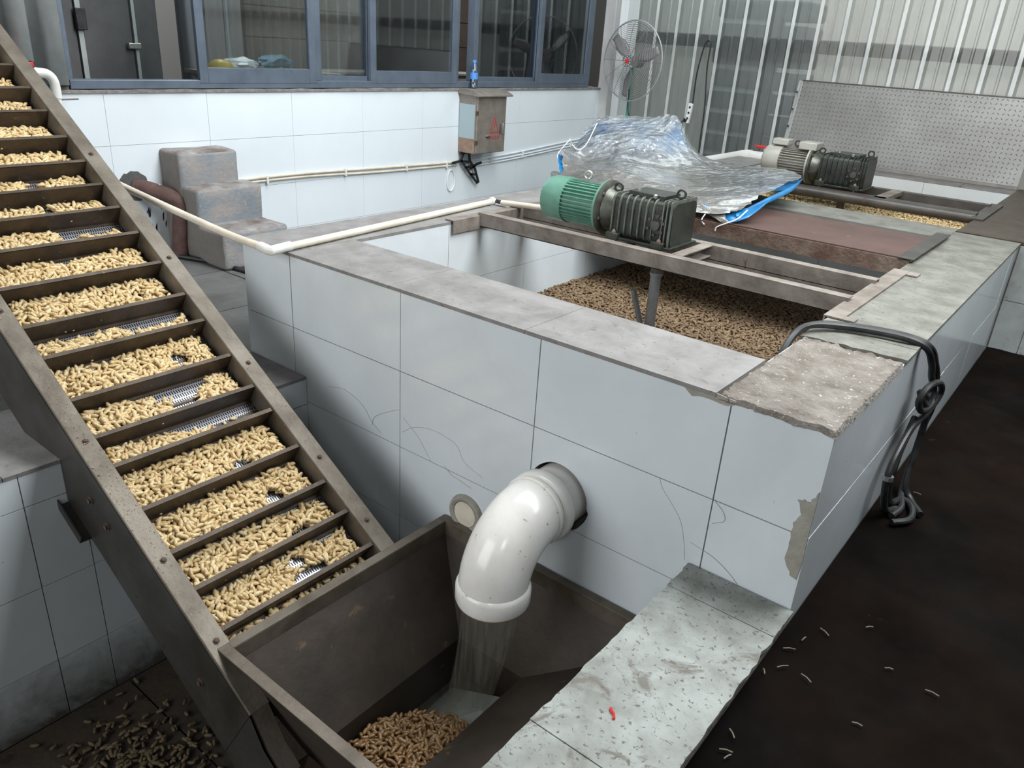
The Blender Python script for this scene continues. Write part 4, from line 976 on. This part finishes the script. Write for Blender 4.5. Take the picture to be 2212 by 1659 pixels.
# ------------------------------------------------------------------ far tank frame and motor
f2 = empty('far_motor_frame', (1.18, 3.75, 0)); tag(f2, 'dark steel beam frame spanning the far tank under the grey motor', 'frame')
build(G().tube([(.31, 3.50, .0), (2.045, 3.50, .0)], .032, 16), 'round_beam', M_dbeam, f2)
build(G().box(.31, 2.045, 3.52, 3.575, .012, .030), 'beam_top', M_dbeam, f2)
build(G().box(.31, 2.045, 3.95, 4.02, -.04, .026), 'cross_beam', M_dbeam, f2)
build(G().box(1.46, 1.53, 3.52, 4.0, .005, .030), 'cross_beam', M_beam, f2)
build(G().box(2.03, 2.10, 3.40, 4.12, .010, .018), 'end_angle', M_dbeam, f2); build(G().box(.26, .33, 3.40, 4.12, .004, .010), 'end_angle', M_dbeam, f2)
for x in (.95, 1.42): build(G().tube([(x, 3.50, 0), (x + .012, 3.50, 0)], .0335, 16), 'rust_band', M_bolt2, f2)
build(G().tube([(1.265, 3.56, -.02), (1.265, 3.56, -.3)], .024, 12), 'stirrer_shaft', M_dbeam, f2)
m2 = empty('grey_gearmotor', (1.0, 3.75, .03)); tag(m2, 'grey motor with pale terminal boxes and black ribbed gearbox over the far tank', 'motor')
motor(m2, .64, 3.75, .138, .97, M_grym2, M_grym, M_grym2, False)
build(G().box(.69, .80, 3.70, 3.80, .245, .285), 'terminal_box', M_grym2, m2, bevel=.006)
build(G().box(.88, 1.00, 3.68, 3.82, .235, .285), 'terminal_box', M_grym2, m2, bevel=.006)
build(G().box(.56, .69, 3.66, 3.84, .2, .205), 'plate', M_grym2, m2) if False else None

# thick white pipe with red valve behind
vp = empty('valve_pipe', (0, 4.9, 0)); tag(vp, 'thick white plastic pipe with a red valve handle behind the plastic sheet', 'pipe')
build(G().tube(spline([(-.42, 4.88, -.115), (-.1, 4.88, -.025), (.02, 4.88, .010), (.10, 4.88, .012)], 4), .040, 20), 'pipe_run', M_wpvc, vp)
build(G().tube([(.04, 4.88, .010), (.09, 4.88, .012), (.09, 4.88, .012), (.30, 4.88, .014)], [.047, .047, .042, .042], 20), 'coupling', M_wpvc, vp)
build(G().cyl((.21, 4.88, .04), (.21, 4.88, .085), .02, 12), 'valve_stem', M_wpvc, vp)
g = G(); g.box(.11, .31, 4.86, 4.90, .085, .105); build(g, 'valve_handle', M_redp, vp, bevel=.008)

# ------------------------------------------------------------------ tread plate leaning on the far rim
tp = empty('tread_plate', (1.13, 5.2, 0)); tag(tp, 'large diamond tread steel plate leaning against the corrugated wall', 'plate')
tilt = math.atan2(.13, .62); TT = Matrix.Translation((.245, 5.195, .022)) @ Matrix.Rotation(-tilt, 4, 'X')
PW, PH = 1.79, .615
build(G().box(0, PW, 0, .006, 0, PH, TT), 'panel', M_plate, tp)
g = G(); g.box(-.006, .004, -.010, .010, 0, PH, TT); build(g, 'left_edge', M_plEdge, tp)
g = G(); g.box(-.03, -.008, .012, .04, 0, PH, TT); build(g, 'rear_stiffener', M_galv, tp)
g = G(); g.box(0, PW, -.006, .010, PH - .004, PH + .004, TT); build(g, 'top_edge', M_dbeam, tp)
for k in range(4): build(G().lathe([(0, .008), (.02, .008)], TT @ Vector((-.02, 0, .1 + k * .14)), (0, -1, 0), 8), 'rivet', M_dbeam, tp)
g = G(); sp = .034
for i in range(int(PW / sp)):
    for j in range(int(PH / sp)):
        a = PI / 4 if (i + j) % 2 else -PI / 4; cx, cz = (i + .5) * sp, (j + .5) * sp; l, w_ = .0125, .0030
        u = Vector((math.cos(a), 0, math.sin(a))); v = Vector((-math.sin(a), 0, math.cos(a))); c = Vector((cx, -.0003, cz))
        P = [c + u * l, c + v * w_, c - u * l, c - v * w_, c + u * l * .5 + Vector((0, -.0026, 0)), c - u * l * .5 + Vector((0, -.0026, 0))]
        g.add([TT @ p for p in P], [(0, 1, 4), (4, 1, 5), (5, 1, 2), (2, 3, 5), (5, 3, 4), (4, 3, 0)])
o = build(g, 'raised_tread', M_plate, tp, ang=0); o['kind'] = 'stuff'

# ------------------------------------------------------------------ plastic covered tarp
TG = [
 [(-0.585,3.300,0.196),(-0.569,3.500,0.280),(-0.409,3.600,0.300),(-0.194,3.600,0.316),(0.050,3.500,0.344),(0.175,3.600,0.126),(0.403,3.600,0.054)],
 [(-0.468,3.000,0.096),(-0.338,3.100,0.190),(-0.175,3.200,0.220),(0.045,3.200,0.221),(0.211,3.300,0.174),(0.468,3.300,0.086),(0.779,3.400,0.110)],
 [(-0.363,2.700,0.127),(-0.235,2.800,0.072),(0.009,2.800,0.105),(0.197,2.900,0.084),(0.416,3.000,0.072),(0.735,3.000,0.081),(1.158,3.000,0.149)],
 [(-0.200,2.500,0.034),(0.029,2.400,0.038),(0.264,2.400,0.045),(0.518,2.400,0.044),(0.735,2.500,0.055),(1.010,2.500,0.096),(1.192,2.700,0.131)],
 [(-0.148,2.300,0.030),(0.131,2.200,0.024),(0.390,2.150,0.030),(0.660,2.100,0.030),(0.857,2.150,0.045),(1.064,2.200,0.086),(1.202,2.350,0.110)],
 [(-0.064,2.200,0.012),(0.205,2.050,0.012),(0.460,2.000,0.018),(0.751,1.970,0.020),(0.964,1.970,0.022),(1.124,1.980,0.034),(1.211,2.050,0.062)]]
def surf(TG, nu, nv, amp, seed, off=0.0, drop=0.0):
    cols = [spline([TG[r][c] for r in range(len(TG))], nu) for c in range(len(TG[0]))]
    out = []
    for i in range(len(cols[0])):
        row = spline([cols[c][i] for c in range(len(cols))], nv); rr_ = []
        for j, p in enumerate(row):
            u, v = i / (len(cols[0]) - 1), j / (len(row) - 1)
            fold = .030 * math.sin(PI * min(1, u * 1.25)) * (1 - .75 * v) * (.5 - abs(math.sin(PI * (4.2 * u - 1.1 * v * u) + 1.3 * hnoise(u * 2, v * 2.5, seed))) ** .7) + .008 * hnoise(u * 9, v * 3, seed + 4)
            w_ = amp * (1.3 - u) * (hnoise(p.x * 16, p.y * 16, seed) + .6 * abs(hnoise(p.x * 34, p.y * 34, seed + 3)))
            ed = .015 * hnoise(j * .5, i * .5, seed + 7) if (i in (0, len(cols[0]) - 1) or j in (0, len(row) - 1)) else 0
            rr_.append((p.x + ed, p.y + w_ * .4, p.z + fold + w_ + off))
        out.append(rr_)
    return out
tr_ = empty('sheeted_tarp', (.3, 2.7, 0)); tag(tr_, 'crumpled clear plastic sheet with blue underside heaped over the tanks behind the green motor', 'tarp')
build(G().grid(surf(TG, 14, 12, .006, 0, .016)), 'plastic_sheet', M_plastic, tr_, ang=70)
TB = [[(p[0] - (.010 if c == 0 else 0), p[1] - .01, p[2] - .022) for c, p in enumerate(r)] for r in TG]
build(G().grid(surf(TB[:4], 9, 9, .015, 2, -.0)), 'blue_sheet', M_blue, tr_, ang=70)
g = G(); g.grid([spline([(1.00, 2.06, .070), (1.10, 2.06, .065), (1.22, 2.10, .080), (1.30, 2.2, .13)], 6), spline([(1.03, 2.03, .045), (1.12, 2.02, .040), (1.22, 2.04, .045), (1.285, 2.10, .085)], 6), spline([(1.10, 2.0, .028), (1.15, 1.99, .020), (1.20, 1.99, .018), (1.265, 2.02, .05)], 6)])
build(g, 'hanging_flap', M_blue, tr_, solid=.002)
g = G(); g.grid([spline([(.98, 2.03, .085), (1.06, 2.02, .065), (1.14, 2.01, .060)], 6), spline([(1.04, 2.00, .045), (1.10, 1.985, .032), (1.17, 1.985, .03)], 6), spline([(1.12, 1.975, .030), (1.17, 1.97, .008), (1.20, 1.97, .020)], 6)])
build(g, 'clear_flap', M_plastic, tr_, solid=.002)
g = G(); g.grid([[p for p in spline([(1.20, 2.02, .060), (1.22, 2.35, .106), (1.21, 2.70, .128), (1.17, 3.0, .145)], 6)], [p for p in spline([(1.215, 2.0, .045), (1.240, 2.35, .088), (1.230, 2.70, .112), (1.175, 3.0, .137)], 6)]])
build(g, 'blue_hem', M_blue, tr_, solid=.003)
for pts in ([(1.0, 1.99, .07), (.98, 1.98, .04), (.96, 1.97, .035), (.94, 1.965, .02)], [(1.24, 2.06, .08), (1.22, 2.0, .04), (1.18, 1.96, .015), (1.14, 1.95, -.01), (1.135, 1.95, -.03)], [(1.06, 1.97, .04), (1.05, 1.96, .01), (1.07, 1.955, -.01)],
            [(-.29, 3.0, .30), (-.30, 2.9, .16), (-.33, 2.85, .13), (-.38, 2.85, .155)], [(-.50, 3.0, .17), (-.49, 2.85, .08), (-.44, 2.8, .04)]):
    build(G().tube(spline(pts, 5), .0035, 6), 'string', M_wplas, tr_)


# ------------------------------------------------------------------ fan on a green pole
fn = empty('pedestal_fan', (-1.255, 5.03, FL)); tag(fn, 'large round wire pedestal fan on a green pole in the far corner', 'fan')
fc_ = Vector((-1.215, 4.95, .675)); fx = Vector((.985, -.17, 0)).normalized(); fz = Vector((0, 0, 1)); fy = fx.cross(fz).normalized()   # fy points toward -y
if fy.y > 0: fy = -fy
g = G(); nR = 17
for k in range(nR):
    r = .05 + (.325 - .05) * k / (nR - 1); dep = .07 * math.sqrt(max(0, 1 - (r / .345) ** 2))
    g.tube(arc(fc_ + fy * dep, fx, fz, r, 0, 2 * PI, 40)[:-1], .0020, 4, closed=True)
o = build(g, 'wire_guard', M_dkg, fn); o['kind'] = 'stuff'
g = G(); g.tube(arc(fc_, fx, fz, .342, 0, 2 * PI, 48)[:-1], .006, 8, closed=True); build(g, 'guard_rim', M_galv, fn)
for k in range(12):
    a = 2 * PI * k / 12; dr = fx * math.cos(a) + fz * math.sin(a)
    build(G().tube([fc_ + dr * r + fy * (.07 * math.sqrt(max(0, 1 - (r / .345) ** 2))) for r in (.05, .12, .2, .28, .342)], .0022, 5), 'spoke', M_dkg, fn)
g = G()
for k in range(10): 
    a = 2 * PI * k / 10; g.tube([fc_ + fy * .075 + (fx * math.cos(a) + fz * math.sin(a)) * .022, fc_ + fy * .075 + (fx * math.cos(a) + fz * math.sin(a)) * .048], .005, 5)
g.tube(arc(fc_ + fy * .075, fx, fz, .05, 0, 2 * PI, 24)[:-1], .004, 6, closed=True); build(g, 'hub_grille', M_dkg, fn)
build(G().lathe([(0, .022), (.012, .020), (.014, .001)], fc_ + fy * .066, fy, 16), 'hub_badge', M_redp, fn)
for k in range(3):
    a = 2 * PI * k / 3 + .35; bl = []
    for i in range(7):
        r = .05 + .26 * i / 6; row = []
        for j in range(5):
            w_ = (-.5 + j / 4) * (.25 + .42 * math.sin(PI * min(1, i / 6 + .15))); an = a + w_
            row.append(fc_ + (fx * math.cos(an) + fz * math.sin(an)) * r + fy * (w_ * .06))
        bl.append(row)
    build(G().grid(bl), 'blade', M_dkb, fn, solid=.002)
build(G().lathe([(0, .05), (.08, .055), (.12, .03)], fc_ - fy * .03, -fy, 20), 'fan_motor', M_dkb, fn)
build(G().tube([(-1.255, 5.03, FL + .02), (-1.255, 5.03, .62)], .012, 10), 'pole', M_pole, fn)
build(G().lathe([(0, .2), (.02, .19), (.03, .03)], (-1.255, 5.03, FL), (0, 0, 1), 24), 'base', M_dkb, fn)
build(G().tube(spline([(-1.24, 5.0, .45), (-1.22, 4.98, .25), (-1.16, 4.98, .16), (-1.1, 5.0, .05)], 6), .005, 6), 'fan_cord', M_blk, fn)

# power strip and cord on the far wall
ps = empty('power_strip', (-.80, 5.45, .2)); tag(ps, 'white power strip hanging on a black cord on the corrugated wall', 'power strip')
build(G().tube(spline([(-.80, 5.455, .33), (-.795, 5.44, .6), (-.765, 5.44, .82), (-.735, 5.44, .885), (-.70, 5.44, .86), (-.70, 5.44, .65), (-.665, 5.44, .3), (-.66, 5.44, .0), (-.64, 5.44, -.3)], 8), .007, 8), 'cord', M_blk, ps)
g = G(); Tp = Matrix.Translation((-.815, 5.44, .25)) @ Matrix.Rotation(.10, 4, 'Y'); g.box(-.022, .022, -.015, .015, -.09, .09, Tp); build(g, 'strip_body', M_wplas, ps, bevel=.004)
for k in range(3):
    g = G(); g.box(-.009, .009, -.0165, -.0145, -.055 + k * .05, -.035 + k * .05, Tp); build(g, 'socket', M_blk, ps)
build(G().tube(spline([(-.845, 5.42, .19), (-.88, 5.40, .15), (-.95, 5.38, .07), (-1.05, 5.36, 0.0)], 6), .007, 8), 'lower_cord', M_blk, ps)
build(G().lathe([(0, .016), (.03, .018)], (-.845, 5.42, .17), (.4, 0, 1), 10), 'plug', M_blk, ps)

# ------------------------------------------------------------------ electric cabinet
ec_ = empty('electrical_cabinet', (-1.6, 3.33, -.07)); tag(ec_, 'dusty steel electrical cabinet with a red lightning triangle on the tiled wall', 'cabinet')
X0, X1, Y0, Y1, Z0, Z1 = -1.69, -1.50, 3.14, 3.50, -.075, .375
build(G().box(X0, X1 - .012, Y0, Y1, Z0, Z1), 'cabinet_body', M_box, ec_, bevel=.003)
build(G().box(X1 - .011, X1 + .004, Y0 + .004, Y1 - .002, Z0 + .006, Z1 - .004), 'cabinet_door', M_box, ec_, bevel=.002)
g = G(); g.prism([(X0, Y0 - .02, Z1), (X1 + .045, Y0 - .02, Z1 - .012), (X1 + .045, Y0 - .02, Z1), (X1 - .03, Y0 - .02, Z1 + .032), (X0, Y0 - .02, Z1 + .036)], (0, Y1 - Y0 + .05, 0)); build(g, 'rain_hood', M_box, ec_, bevel=.002)
build(G().box(X0 + .006, X1 - .022, Y0 - .0015, Y0, .04, Z1 - .075), 'side_film', M_boxS, ec_)
build(G().box(X0 + .006, X1 - .014, Y0 - .0012, Y0, Z0 + .006, .038), 'rusty_lower_side', M_boxR, ec_)
for z in (.225, -.0): build(G().box(X1 - .008, X1 + .010, Y0 - .005, Y0 + .010, z, z + .03), 'hinge', M_bolt2, ec_)
# warning triangle (outer minus inner) and bolt
def yz_poly(pts, x, nm, mat, d=.0012): build(G().prism([(x, y, z) for y, z in pts], (d, 0, 0)), nm, mat, ec_, ang=0)
xs = X1 + .004; cy, cz = 3.355, .130
def tri(r, o=0): return [(cy - r * .80, cz - r * .62), (cy + r * .80, cz - r * .62), (cy, cz + r * 1.05)]
a_, b2 = tri(.078), tri(.060)
g = G()
for i in range(3):
    j = (i + 1) % 3; g.prism([(xs, *a_[i]), (xs, *a_[j]), (xs, *b2[j]), (xs, *b2[i])], (.0012, 0, 0))
build(g, 'warning_triangle', M_red, ec_, ang=0)
yz_poly([(cy + .004, cz + .034), (cy - .012, cz - .002), (cy - .001, cz + .001), (cy - .006, cz - .030), (cy + .014, cz + .010), (cy + .003, cz + .008), (cy + .010, cz + .034)], xs, 'lightning_bolt', M_red)
tc_ = bpy.data.curves.new('t', 'FONT'); tc_.body = '\u6709\u7535\u5371\u9669'; tc_.size = .034; tc_.align_x = 'CENTER'; tc_.extrude = .0005
to = bpy.data.objects.new('t', tc_); COL.objects.link(to); bpy.context.view_layer.update()
tm = bpy.data.meshes.new_from_object(to.evaluated_get(bpy.context.evaluated_depsgraph_get())); bpy.data.objects.remove(to)
tm.materials.clear(); tm.materials.append(M_red)
to = bpy.data.objects.new('warning_text', tm); COL.objects.link(to); to.parent = ec_; to.location = Vector((xs + .001, cy + .005, .035)) - ORG[ec_]; to.rotation_euler = Euler((PI / 2, 0, PI / 2), 'XYZ')
build(G().lathe([(0, .010), (.012, .009)], (xs, 3.275, .058), (1, 0, 0), 12), 'lock', M_bolt, ec_)
build(G().box(xs, xs + .014, 3.26, 3.292, .052, .060), 'lock_lever', M_blk, ec_)
build(G().box(xs, xs + .012, 3.455, 3.47, .07, .155), 'door_handle', M_bolt, ec_, bevel=.004); build(G().box(xs, xs + .008, 3.425, 3.435, .07, .15), 'handle_plate', M_dbeam, ec_, bevel=.003)
kb = empty('black_bracket', (-1.67, 3.27, -.2)); tag(kb, 'broken black plastic bracket hanging under the electrical cabinet', 'bracket')
for pts in ([(-1.66, 3.17, -.09), (-1.66, 3.14, -.14), (-1.66, 3.24, -.24), (-1.66, 3.36, -.345)], [(-1.66, 3.24, -.09), (-1.66, 3.25, -.15), (-1.66, 3.32, -.22), (-1.66, 3.375, -.34)], [(-1.66, 3.04, -.155), (-1.66, 3.14, -.145), (-1.66, 3.24, -.16)], [(-1.66, 3.26, -.22), (-1.66, 3.34, -.185), (-1.66, 3.40, -.175)], [(-1.66, 3.20, -.20), (-1.66, 3.29, -.20)], [(-1.66, 3.26, -.26), (-1.66, 3.34, -.27)], [(-1.66, 3.13, -.085), (-1.66, 3.30, -.085)]):
    g = G(); P = [Vector(p) for p in pts]
    for i in range(len(P) - 1):
        d_ = (P[i + 1] - P[i]).normalized(); q = Vector((0, -d_.z, d_.y)) * .009; g.prism([P[i] - q, P[i + 1] - q, P[i + 1] + q, P[i] + q], (.012, 0, 0))
    build(g, 'bracket_arm', M_blk, kb, ang=0)
tag(build(G().tube([Vector((-1.685, 3.06 + .045 * math.cos(a) , -.30 + .085 * math.sin(a))) for a in np.linspace(0, 2 * PI, 28)[:-1]], .005, 6, closed=True), 'wire_loop', M_wplas), 'loop of white wire hanging on the tiled wall below the cabinet', 'wire')

# conduits along the tiled wall
cn = empty('wall_conduits', (-1.68, 3, -.15)); tag(cn, 'cream and white plastic conduits clipped along the tiled wall', 'conduit')
for dz, r, mt, y1 in ((0, .009, M_cpvc, 3.12), (-.022, .008, M_cpvc, 3.12)):
    build(G().tube(spline([(-1.682, 1.0, -.125 + dz), (-1.682, 1.6, -.124 + dz), (-1.682, 2.3, -.140 + dz * 1.3), (-1.682, y1, -.158 + dz)], 8), r, 8), 'conduit', mt, cn)
for dz, r in ((.010, .0075), (-.018, .007), (-.040, .007)):
    build(G().tube(spline([(-1.683, 3.28, -.168 + dz), (-1.683, 3.9, -.140 + dz), (-1.683, 4.5, -.100 + dz), (-1.683, 5.15, -.055 + dz)], 8), r, 8), 'conduit', M_tile2, cn)
for y, z in ((1.3, -.135), (1.95, -.14), (2.55, -.153), (3.0, -.165), (3.55, -.165), (4.0, -.15), (4.75, -.10)):
    build(G().box(-1.692, -1.670, y - .008, y + .008, z - .03, z + .022), 'clip', M_wpvc, cn, bevel=.002)

# ------------------------------------------------------------------ concrete steps
stp = empty('concrete_steps', (-1.4, .8, FL)); tag(stp, 'worn grey concrete block steps against the white tiled wall', 'steps')
def rblock(x0, x1, y0, y1, z0, z1, nm, seed):
    g = G(); bm = bmesh.new(); bmesh.ops.create_cube(bm, size=1)
    for v in bm.verts: v.co = Vector(((x0 + x1) / 2 + v.co.x * (x1 - x0), (y0 + y1) / 2 + v.co.y * (y1 - y0), (z0 + z1) / 2 + v.co.z * (z1 - z0)))
    bmesh.ops.bevel(bm, geom=[e for e in bm.edges], offset=.022, segments=3, affect='EDGES', profile=.5)
    bmesh.ops.subdivide_edges(bm, edges=[e for e in bm.edges if e.calc_length() > .1], cuts=5, use_grid_fill=True)
    bm.verts.index_update()
    for v in bm.verts: v.co += Vector((hnoise(v.co.y * 9, v.co.z * 9, seed), hnoise(v.co.x * 9, v.co.z * 9, seed + 3), hnoise(v.co.x * 9, v.co.y * 9, seed + 5))) * .007
    bm.normal_update()
    fs = []
    for f in bm.faces:
        n_ = f.normal; g.m = 1 if n_.z > .6 else (0 if n_.x > .45 else 2); g.add([], []) ; fs.append((tuple(v.index for v in f.verts), g.m))
    g.v = [tuple(v.co) for v in bm.verts]; g.f = [a for a, b in fs]; g.mi = [b for a, b in fs]; bm.free()
    return build(g, nm, [M_step, M_stepT, M_stepS], stp, ang=60)
rblock(-1.70, -1.485, .60, .975, FL, .095, 'step', 1); rblock(-1.52, -1.345, .605, 1.03, FL, -.085, 'step', 5); rblock(-1.38, -1.11, .60, 1.03, FL, -.285, 'step', 9)

# brown lagged pipe from the wall down to the floor
bp = empty('lagged_pipe', (-1.55, .5, -.3)); tag(bp, 'rust brown lagged pipe bending out of the wall beside the concrete steps', 'pipe')
build(G().tube(spline([(-1.70, .44, -.105), (-1.62, .50, -.125), (-1.54, .575, -.165), (-1.52, .60, -.23), (-1.53, .59, -.34), (-1.54, .575, FL)], 6), .048, 18), 'pipe_body', M_brn, bp)
build(G().tube([Vector((-1.605, .525, -.137)) + Vector((math.sin(.9) * 0, 0, 0)) + (Vector((.65, -.75, 0)) * math.cos(a) + Vector((.1, .1, 1)) * math.sin(a)) * .05 for a in np.linspace(0, 2 * PI, 20)[:-1]], .003, 5, closed=True), 'wire_tie', M_wplas, bp)
g = G(); pts = [(-1.691, .43 + (.085 + .02 * hnoise(k * 1.1, 4)) * math.cos(2 * PI * k / 26), -.10 + (.085 + .02 * hnoise(k * 1.3, 8)) * math.sin(2 * PI * k / 26)) for k in range(26)]
build(g.prism(pts, (.002, 0, 0)), 'chipped_plaster', M_conc, bp, ang=0)
build(G().lathe([(0, .03), (.012, .03)], (-1.50, .66, -.20), (1, 0, 0), 12), 'orange_cap', M_orange, bp)
g = G()
for k in range(16):
    y = .47 + random.uniform(-.05, .17); z = random.uniform(-.46, -.22); h_ = random.uniform(.02, .07)
    g.prism([(-1.6915, y, z), (-1.6915, y + .006, z + .01), (-1.6915, y + .010, z + h_), (-1.6915, y + .002, z + h_ * .7)], (.0015, 0, 0))
o = build(g, 'tar_drips', M_blk, bp, ang=0); o['kind'] = 'stuff'
tag(build(G().tube(spline([(-1.62, .50, FL + .014), (-1.45, .57, FL + .014), (-1.30, .62, FL + .014), (-1.07, .66, FL + .014), (-.8, .70, FL + .014), (-.3, .9, FL + .014)], 6), .013, 8), 'floor_hose', M_blk), 'black hose lying on the walkway floor in front of the steps', 'hose')

# white pipes
wp = empty('rim_pipe', (.2, .6, .02)); tag(wp, 'cream plastic pipe lying along the tank rim and over the walkway', 'pipe')
build(G().tube([(.150, 1.36, .016), (.296, -.06, .018)], .0145, 14), 'rim_run', M_cpvc, wp)
build(G().tube(spline([(.300, -.075, .020), (.10, -.10, .035), (-.15, -.115, .060), (-.45, -.13, .092), (-.75, -.14, .125), (-1.1, -.14, .17), (-1.5, -.12, .24)], 6), .0145, 14), 'bridge_run', M_cpvc, wp)
build(G().tube([(.284, .02, .018), (.297, -.062, .018), (.303, -.078, .019), (.29, -.082, .020), (.245, -.085, .025)], .0185, 14), 'pipe_elbow', M_wpvc, wp)
build(G().tube([(.150, 1.36, .016), (.148, 1.385, .018)], .020, 12), 'end_clip', M_wpvc, wp)
cr = empty('cross_pipe', (.4, 1.4, .02)); tag(cr, 'cream pipe with a black tip lying from the rim toward the green motor', 'pipe')
build(G().tube([(.17, 1.385, .02), (.21, 1.38, .02)], .010, 8), 'tip', M_blk, cr); build(G().tube([(.21, 1.38, .02), (.56, 1.40, .040)], .014, 12), 'tube', M_cpvc, cr)
tl = empty('corner_pipe', (-1.6, .0, .4)); tag(tl, 'white plastic elbow pipe with a red valve at the near end of the tiled wall', 'pipe')
build(G().tube(spline([(-1.60, -.10, .505), (-1.60, -.02, .498), (-1.60, .03, .490), (-1.60, .055, .455), (-1.60, .058, .38)], 6), .023, 14), 'pipe_elbow', M_wpvc, tl)
build(G().tube([(-1.60, .058, .38), (-1.60, .058, .2), (-1.62, .08, -.3)], .018, 12), 'down_pipe', M_wpvc, tl)
build(G().box(-1.62, -1.58, -.09, -.03, .525, .545), 'valve_handle', M_redp, tl, bevel=.004); build(G().lathe([(0, .02), (.05, .018)], (-1.60, -.05, .50), (0, .3, 1), 10), 'valve_body', M_blk, tl)
build(G().tube([(-1.69, .02, .372), (-1.60, .06, .372), (-1.60, .16, .374)], .004, 6), 'wire_tie', M_dkg, tl)

# ------------------------------------------------------------------ black hoses over the right rim
bh = empty('rubber_hoses', (2.37, .85, RF)); tag(bh, 'pair of black rubber hoses knotted over the right tank rim and hanging to the floor', 'hose')
H1 = [(2.02, .40, -.33), (2.028, .47, -.10), (2.032, .56, .000), (2.05, .66, .022), (2.12, .745, .018), (2.22, .785, .018), (2.31, .80, .016), (2.365, .82, -.005), (2.385, .86, -.06), (2.39, .91, -.12), (2.40, .955, -.17)]
H2 = [(2.01, .44, -.33), (2.020, .50, -.10), (2.030, .60, .004), (2.06, .70, .020), (2.13, .775, .016), (2.23, .812, .017), (2.32, .825, .014), (2.372, .85, -.010), (2.39, .90, -.07), (2.40, .95, -.14), (2.395, .90, -.19)]
H3 = [(2.40, .955, -.17), (2.41, .92, -.215), (2.40, .84, -.215), (2.39, .80, -.17), (2.40, .84, -.13), (2.415, .93, -.14), (2.42, .98, -.19), (2.405, .92, -.25), (2.39, .82, -.27), (2.385, .70, -.33), (2.385, .66, -.39), (2.39, .68, -.47), (2.40, .72, -.53), (2.42, .78, -.545)]
H4 = [(2.395, .90, -.19), (2.38, .85, -.16), (2.40, .88, -.21), (2.41, .97, -.24), (2.40, .99, -.32), (2.40, .99, -.42), (2.40, .95, -.50), (2.41, .88, -.54), (2.43, .80, -.545), (2.42, .72, -.545)]
H5 = [(2.385, .86, -.25), (2.385, .76, -.33), (2.388, .72, -.40), (2.39, .73, -.47), (2.40, .78, -.53), (2.42, .86, -.545), (2.46, .82, -.545), (2.47, .74, -.545), (2.43, .68, -.545)]
H6 = [(2.40, .93, -.21), (2.405, .95, -.30), (2.405, .94, -.40), (2.41, .90, -.50), (2.44, .88, -.545), (2.49, .80, -.545)]
for h_ in (H1, H2, H3, H4, H5, H6): build(G().tube(spline(h_, 8), .0108, 10), 'hose_strand', M_blk, bh)
build(G().tube([(2.386, .665, -.385), (2.386, .664, -.400)], .017, 10), 'clamp', M_bolt, bh)

# straw bits on the dark floor
SP = [(2.40, -.50, .4, .028), (2.409, -.512, 1.2, .02), (2.40, -.176, .9, .03), (2.372, -.223, 2.1, .018), (2.457, -.175, -.4, .03), (2.592, -.235, .2, .022), (2.70, -.017, 0, .03), (2.60, -.004, .5, .02), (2.437, .019, -.5, .03), (2.39, -.105, .6, .03), (2.405, -.044, 1.4, .02), (2.391, -.449, 2.4, .025), (2.447, .954, 0, .025), (2.52, .12, .8, .02)]
for x, y, a, l in SP:
    dx, dy = math.cos(a) * l / 2, math.sin(a) * l / 2
    o = build(G().tube([(x - dx, y - dy, RF + .008), (x, y + .002, RF + .009), (x + dx, y + dy, RF + .008)], .0016, 5), 'straw', M_straw)
    tag(o, 'thin pale bit of straw on the dark floor right of the ledge', 'straw', 'straw bits on the dark floor')
